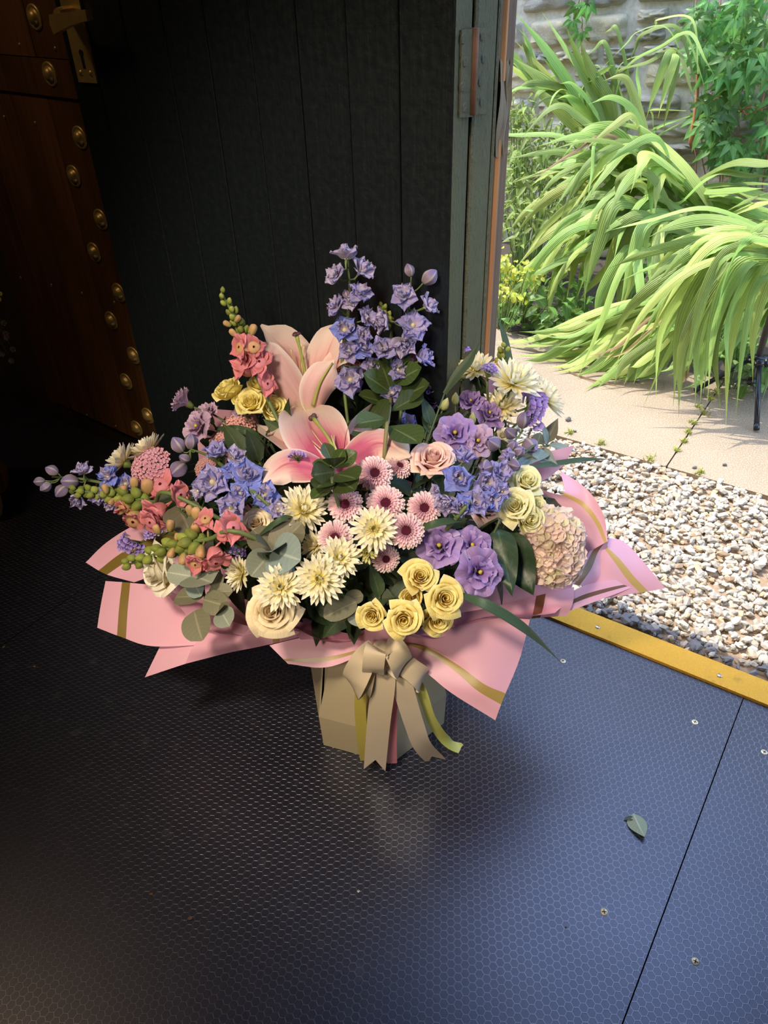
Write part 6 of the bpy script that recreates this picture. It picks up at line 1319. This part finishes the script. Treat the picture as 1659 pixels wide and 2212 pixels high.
# ---- dark strap leaves
straps('dark strap leaf arching down over the paper to the lower right', [(985, 1280, .03), (1060, 1310, .06), (1145, 1365, .05), (1219, 1438, -.02)], 24)
straps('dark strap leaf crossing between pink buttons and lilac lisianthus', [(890, 1150, .02), (930, 1133, .05), (975, 1124, .05), (1010, 1128, .02)], 18)
straps('dark strap leaf pointing right over the gravel', [(1130, 1010, .0), (1200, 1000, .03), (1260, 992, .04), (1326, 992, .03)], 14)
straps('dark strap leaf standing diagonally before the door frame', [], 22, world=[PY(960, 850, 1.08), PY(990, 805, 1.09), PY(1015, 775, 1.10), PY(1037, 738, 1.11)])
straps('dark strap leaf standing upright before the sunlit concrete', [], 15, world=[PY(1108, 830, 1.15), PY(1100, 770, 1.16), PY(1088, 720, 1.17), PY(1070, 672, 1.18)])
straps('dark strap leaf bent over the cream rose near the left eucalyptus', [(555, 1160, .03), (585, 1135, .06), (620, 1115, .06), (640, 1118, .02)], 14)
straps('dark strap leaf running right from the salmon head', [(465, 925, .0), (505, 925, .03), (545, 935, .03), (575, 960, .0)], 20)

# ---- leafy filling
q_ = random.Random(3); k = 0
LEAFM = [leaf_geo(1.0, 0.55, 'ovate', 0.25, 0.2, 4, 6).mesh('leaf', m_) for m_ in (M_sal, M_sal, M_ros, M_sal)]
FILL = [(480, 1060), (560, 1000), (520, 980), (640, 1060), (780, 1060), (890, 1060), (960, 1040), (1100, 1160), (860, 1200), (780, 1260), (640, 1180), (470, 1180), (550, 1250), (720, 1130), (830, 980), (700, 870), (620, 940), (770, 880), (930, 920), (900, 890), (980, 880), (1080, 950), (1100, 1030), (1000, 1140), (960, 1230), (850, 1290), (760, 1300), (660, 1300), (560, 1180), (430, 1110), (400, 1060), (450, 1000), (1050, 850), (900, 1190), (1050, 1170), (1080, 1200), (740, 1160), (800, 1220), (700, 1060), (600, 1040), (680, 1310), (820, 1290), (1090, 1120), (880, 820), (800, 850), (480, 950), (1060, 1130), (500, 1230)]
NEAR = [(o.matrix_basis.translation, o['label']) for o in COL.objects if o.parent is None and o.get('label') and o.get('category') in ('rose', 'flower', 'foliage', 'bud') and len(o['label'].split()) <= 11]
for x, y in FILL:
    p = HIT(x, y, -0.045); r = thing('foliage_sprig', '', 'foliage', p, 'dark leafy sprigs inside the bouquet')
    NEAR.sort(key=lambda e: (e[0] - p).length); r['label'] = 'dark leafy sprig beside the ' + NEAR.pop(0)[1]
    nn = (p - V((-0.02, 0.93, 0.15))).normalized()
    for i in range(8):
        a = q_.uniform(0, 6.3); d = (cr * math.cos(a) + cu * math.sin(a) + nn * q_.uniform(-0.35, 0.15)).normalized(); L_ = q_.uniform(0.04, 0.075)
        link('leaf', LEAFM[q_.randrange(4)], r, lookat(-nn * 0.012 * (i % 4), d, nn + V((q_.gauss(0, .3), q_.gauss(0, .3), q_.gauss(0, .3)))) @ Matrix.Scale(L_, 4))
    link('stem', G().tube(crom([V((NECK.x, NECK.y, 0.22)) - p, -nn * 0.04, V((0, 0, 0))], 4), 0.002, 5).mesh('stem', M_dstem), r)

# ================================================================== SMALL THINGS
lf = PZ(1367, 1777, 0.003)
fallen = thing('fallen_leaf', 'torn grey-green leaf lying on the hexagon floor at right', 'leaf', lf)
M_fall = leaf_mat('fallen_leaf_back', (0.34, 0.43, 0.33), (0.52, 0.58, 0.48), 0.1, 0.7, 0.1, spot=(0.10, 0.15, 0.10)); M_falld = leaf_mat('fallen_leaf_face', (0.05, 0.08, 0.05), None, 0.05, 0.5)
a, b = PZ(1368, 1757, 0.004) - lf, PZ(1387, 1800, 0.006) - lf
link('blade', leaf_geo((b - a).length * 1.25, (b - a).length * 0.95, 'ovate', -0.25, -0.08, 6, 10).mesh('blade', M_fall), fallen, lookat(a, b - a, V((0, 0, 1))))
a, b = PZ(1371, 1768, 0.003) - lf, PZ(1346, 1768, 0.003) - lf
link('torn_flap', leaf_geo((b - a).length, (b - a).length * 0.5, 'lance', 0.3, 0.0, 4, 6).mesh('torn_flap', M_falld), fallen, lookat(a, b - a, V((0, 0, 1))))
M_crumb = plain('brown_crumb', (0.20, 0.10, 0.04), 0.8)
for i, (x, y, rr, lab) in enumerate(((8, 1399, 4, 'tiny brown seed at the left edge of the floor'), (75, 1441, 4, 'tiny brown seed on the dark floor below the left paper corner'), (1223, 2003, 3, 'red speck on the floor beside the nearest screw'), (327, 1933, 5, 'rust-red crumb on the dark floor, upper of two'), (411, 1986, 6, 'rust-red crumb on the dark floor, lower of two'), (209, 1049, 4, 'brown seed husk on the floor behind the left delphinium'))):
    p = PZ(x, y, 0.0); kk = SC(p) * rr; g = G(); g.v = [Matrix.Scale(kk, 4) @ q for q in PEB[i][0]]; g.f = list(PEB[i][1]); g.uv = [(0, 0)] * len(g.v); g.m = [0] * len(g.f)
    tag(link('crumb', g.mesh('crumb', M_crumb, False), None, Matrix.Translation(p + V((0, 0, kk * 0.45)))), lab, 'crumb')

# wooden stand and dried flowers at the left edge
M_oak = wood('orange_wood', (0.22, 0.105, 0.028), (0.34, 0.17, 0.05), 0.5)
cb_ = PZ(-20, 1120, 0.0); crate = thing('wooden_stand', 'orange-brown wooden stand with notched leg at the left edge', 'stand', cb_)
def zigzag(x0, wdt):
    pts = [(0, 0.0), (10, 0.02), (16, 0.055), (6, 0.075), (4, 0.10), (14, 0.115), (16, 0.145), (4, 0.17), (0, 0.20)]
    g = G()
    for i in range(len(pts) - 1):
        (a, za), (b, zb) = pts[i], pts[i + 1]; a, b = a * 0.0009, b * 0.0009
        g.v += [V((x, y, z)) for x, y, z in ((-0.06, -wdt, za), (a + x0, -wdt, za), (a + x0, wdt, za), (-0.06, wdt, za), (-0.06, -wdt, zb), (b + x0, -wdt, zb), (b + x0, wdt, zb), (-0.06, wdt, zb))]
        o = i * 8; g.f += [(o, o + 1, o + 5, o + 4), (o + 1, o + 2, o + 6, o + 5), (o + 2, o + 3, o + 7, o + 6), (o + 3, o, o + 4, o + 7)]; g.m += [0] * 4
    g.f += [(3, 2, 1, 0), tuple(len(g.v) - 4 + i for i in range(4))]; g.m += [0, 0]; g.uv = [(0, 0)] * len(g.v); return g
sx = (PZ(8, 1105, 0.0) - cb_).x
link('leg', zigzag(sx, 0.016).mesh('leg', M_oak, False), crate); link('leg', zigzag(sx, 0.016).mesh('leg', M_oak, False), crate, Matrix.Translation((-0.03, 0.12, 0)))
link('top', G().box(V((-0.30, -0.03, 0.20)), V((0.295 + sx - 0.01, 0, 0)), V((0, 0.18, 0)), V((0, 0, 0.018)), 0, 0.003).mesh('top', M_oak, False), crate)
for y in (0, 0.12): link('leg', G().box(V((-0.29, y - 0.016, 0)), V((0.03, 0, 0)), V((0, 0.032, 0)), V((0, 0, 0.2))).mesh('leg', M_oak, False), crate)
fb = cb_ + V((-0.12, 0.06, 0.218)); dried = thing('dried_flower_bunch', 'spray of tiny beige dried flowers leaning in at the left edge', 'flower', fb); Dd = lambda x, y: PY(x, y, fb.y + 0.0) - fb
M_dryf = plain('beige_floret', (0.52, 0.38, 0.26), 0.8); FM = floret5(0.009, 6, 0.5).mesh('floret', M_dryf)
link('pot', G().lathe([(0, 0), (0.035, 0), (0.045, 0.06), (0.04, 0.06), (0.03, 0.02), (0, 0.02)], 20).mesh('pot', plain('dark_pot', (0.05, 0.04, 0.035), 0.6)), dried)
top = V((0, 0, 0.05)); top2 = Dd(-60, 640)
for x, y in ((6, 695), (11, 718), (13, 727), (26, 752), (3, 763), (23, 777), (-8, 740), (-15, 700), (-12, 770), (2, 640), (0, 652)):
    e = Dd(x, y); st_ = link('stem', G().tube(crom([top, top2.lerp(e, 0.1) + V((0, 0, 0.02)), top2.lerp(e, 0.55) + V((0, 0, 0.02)), e], 5), 0.0008, 4).mesh('stem', M_gstem), dried)
    if y > 660: link('floret', FM, st_, frame(e, CF(.5, -.5, .6), rnd.random() * 6))
    else: link('leaf', leaf_geo(0.014, 0.01, 'round').mesh('leaf', M_lime), st_, frame(e, CF(.3, .3, .8)))
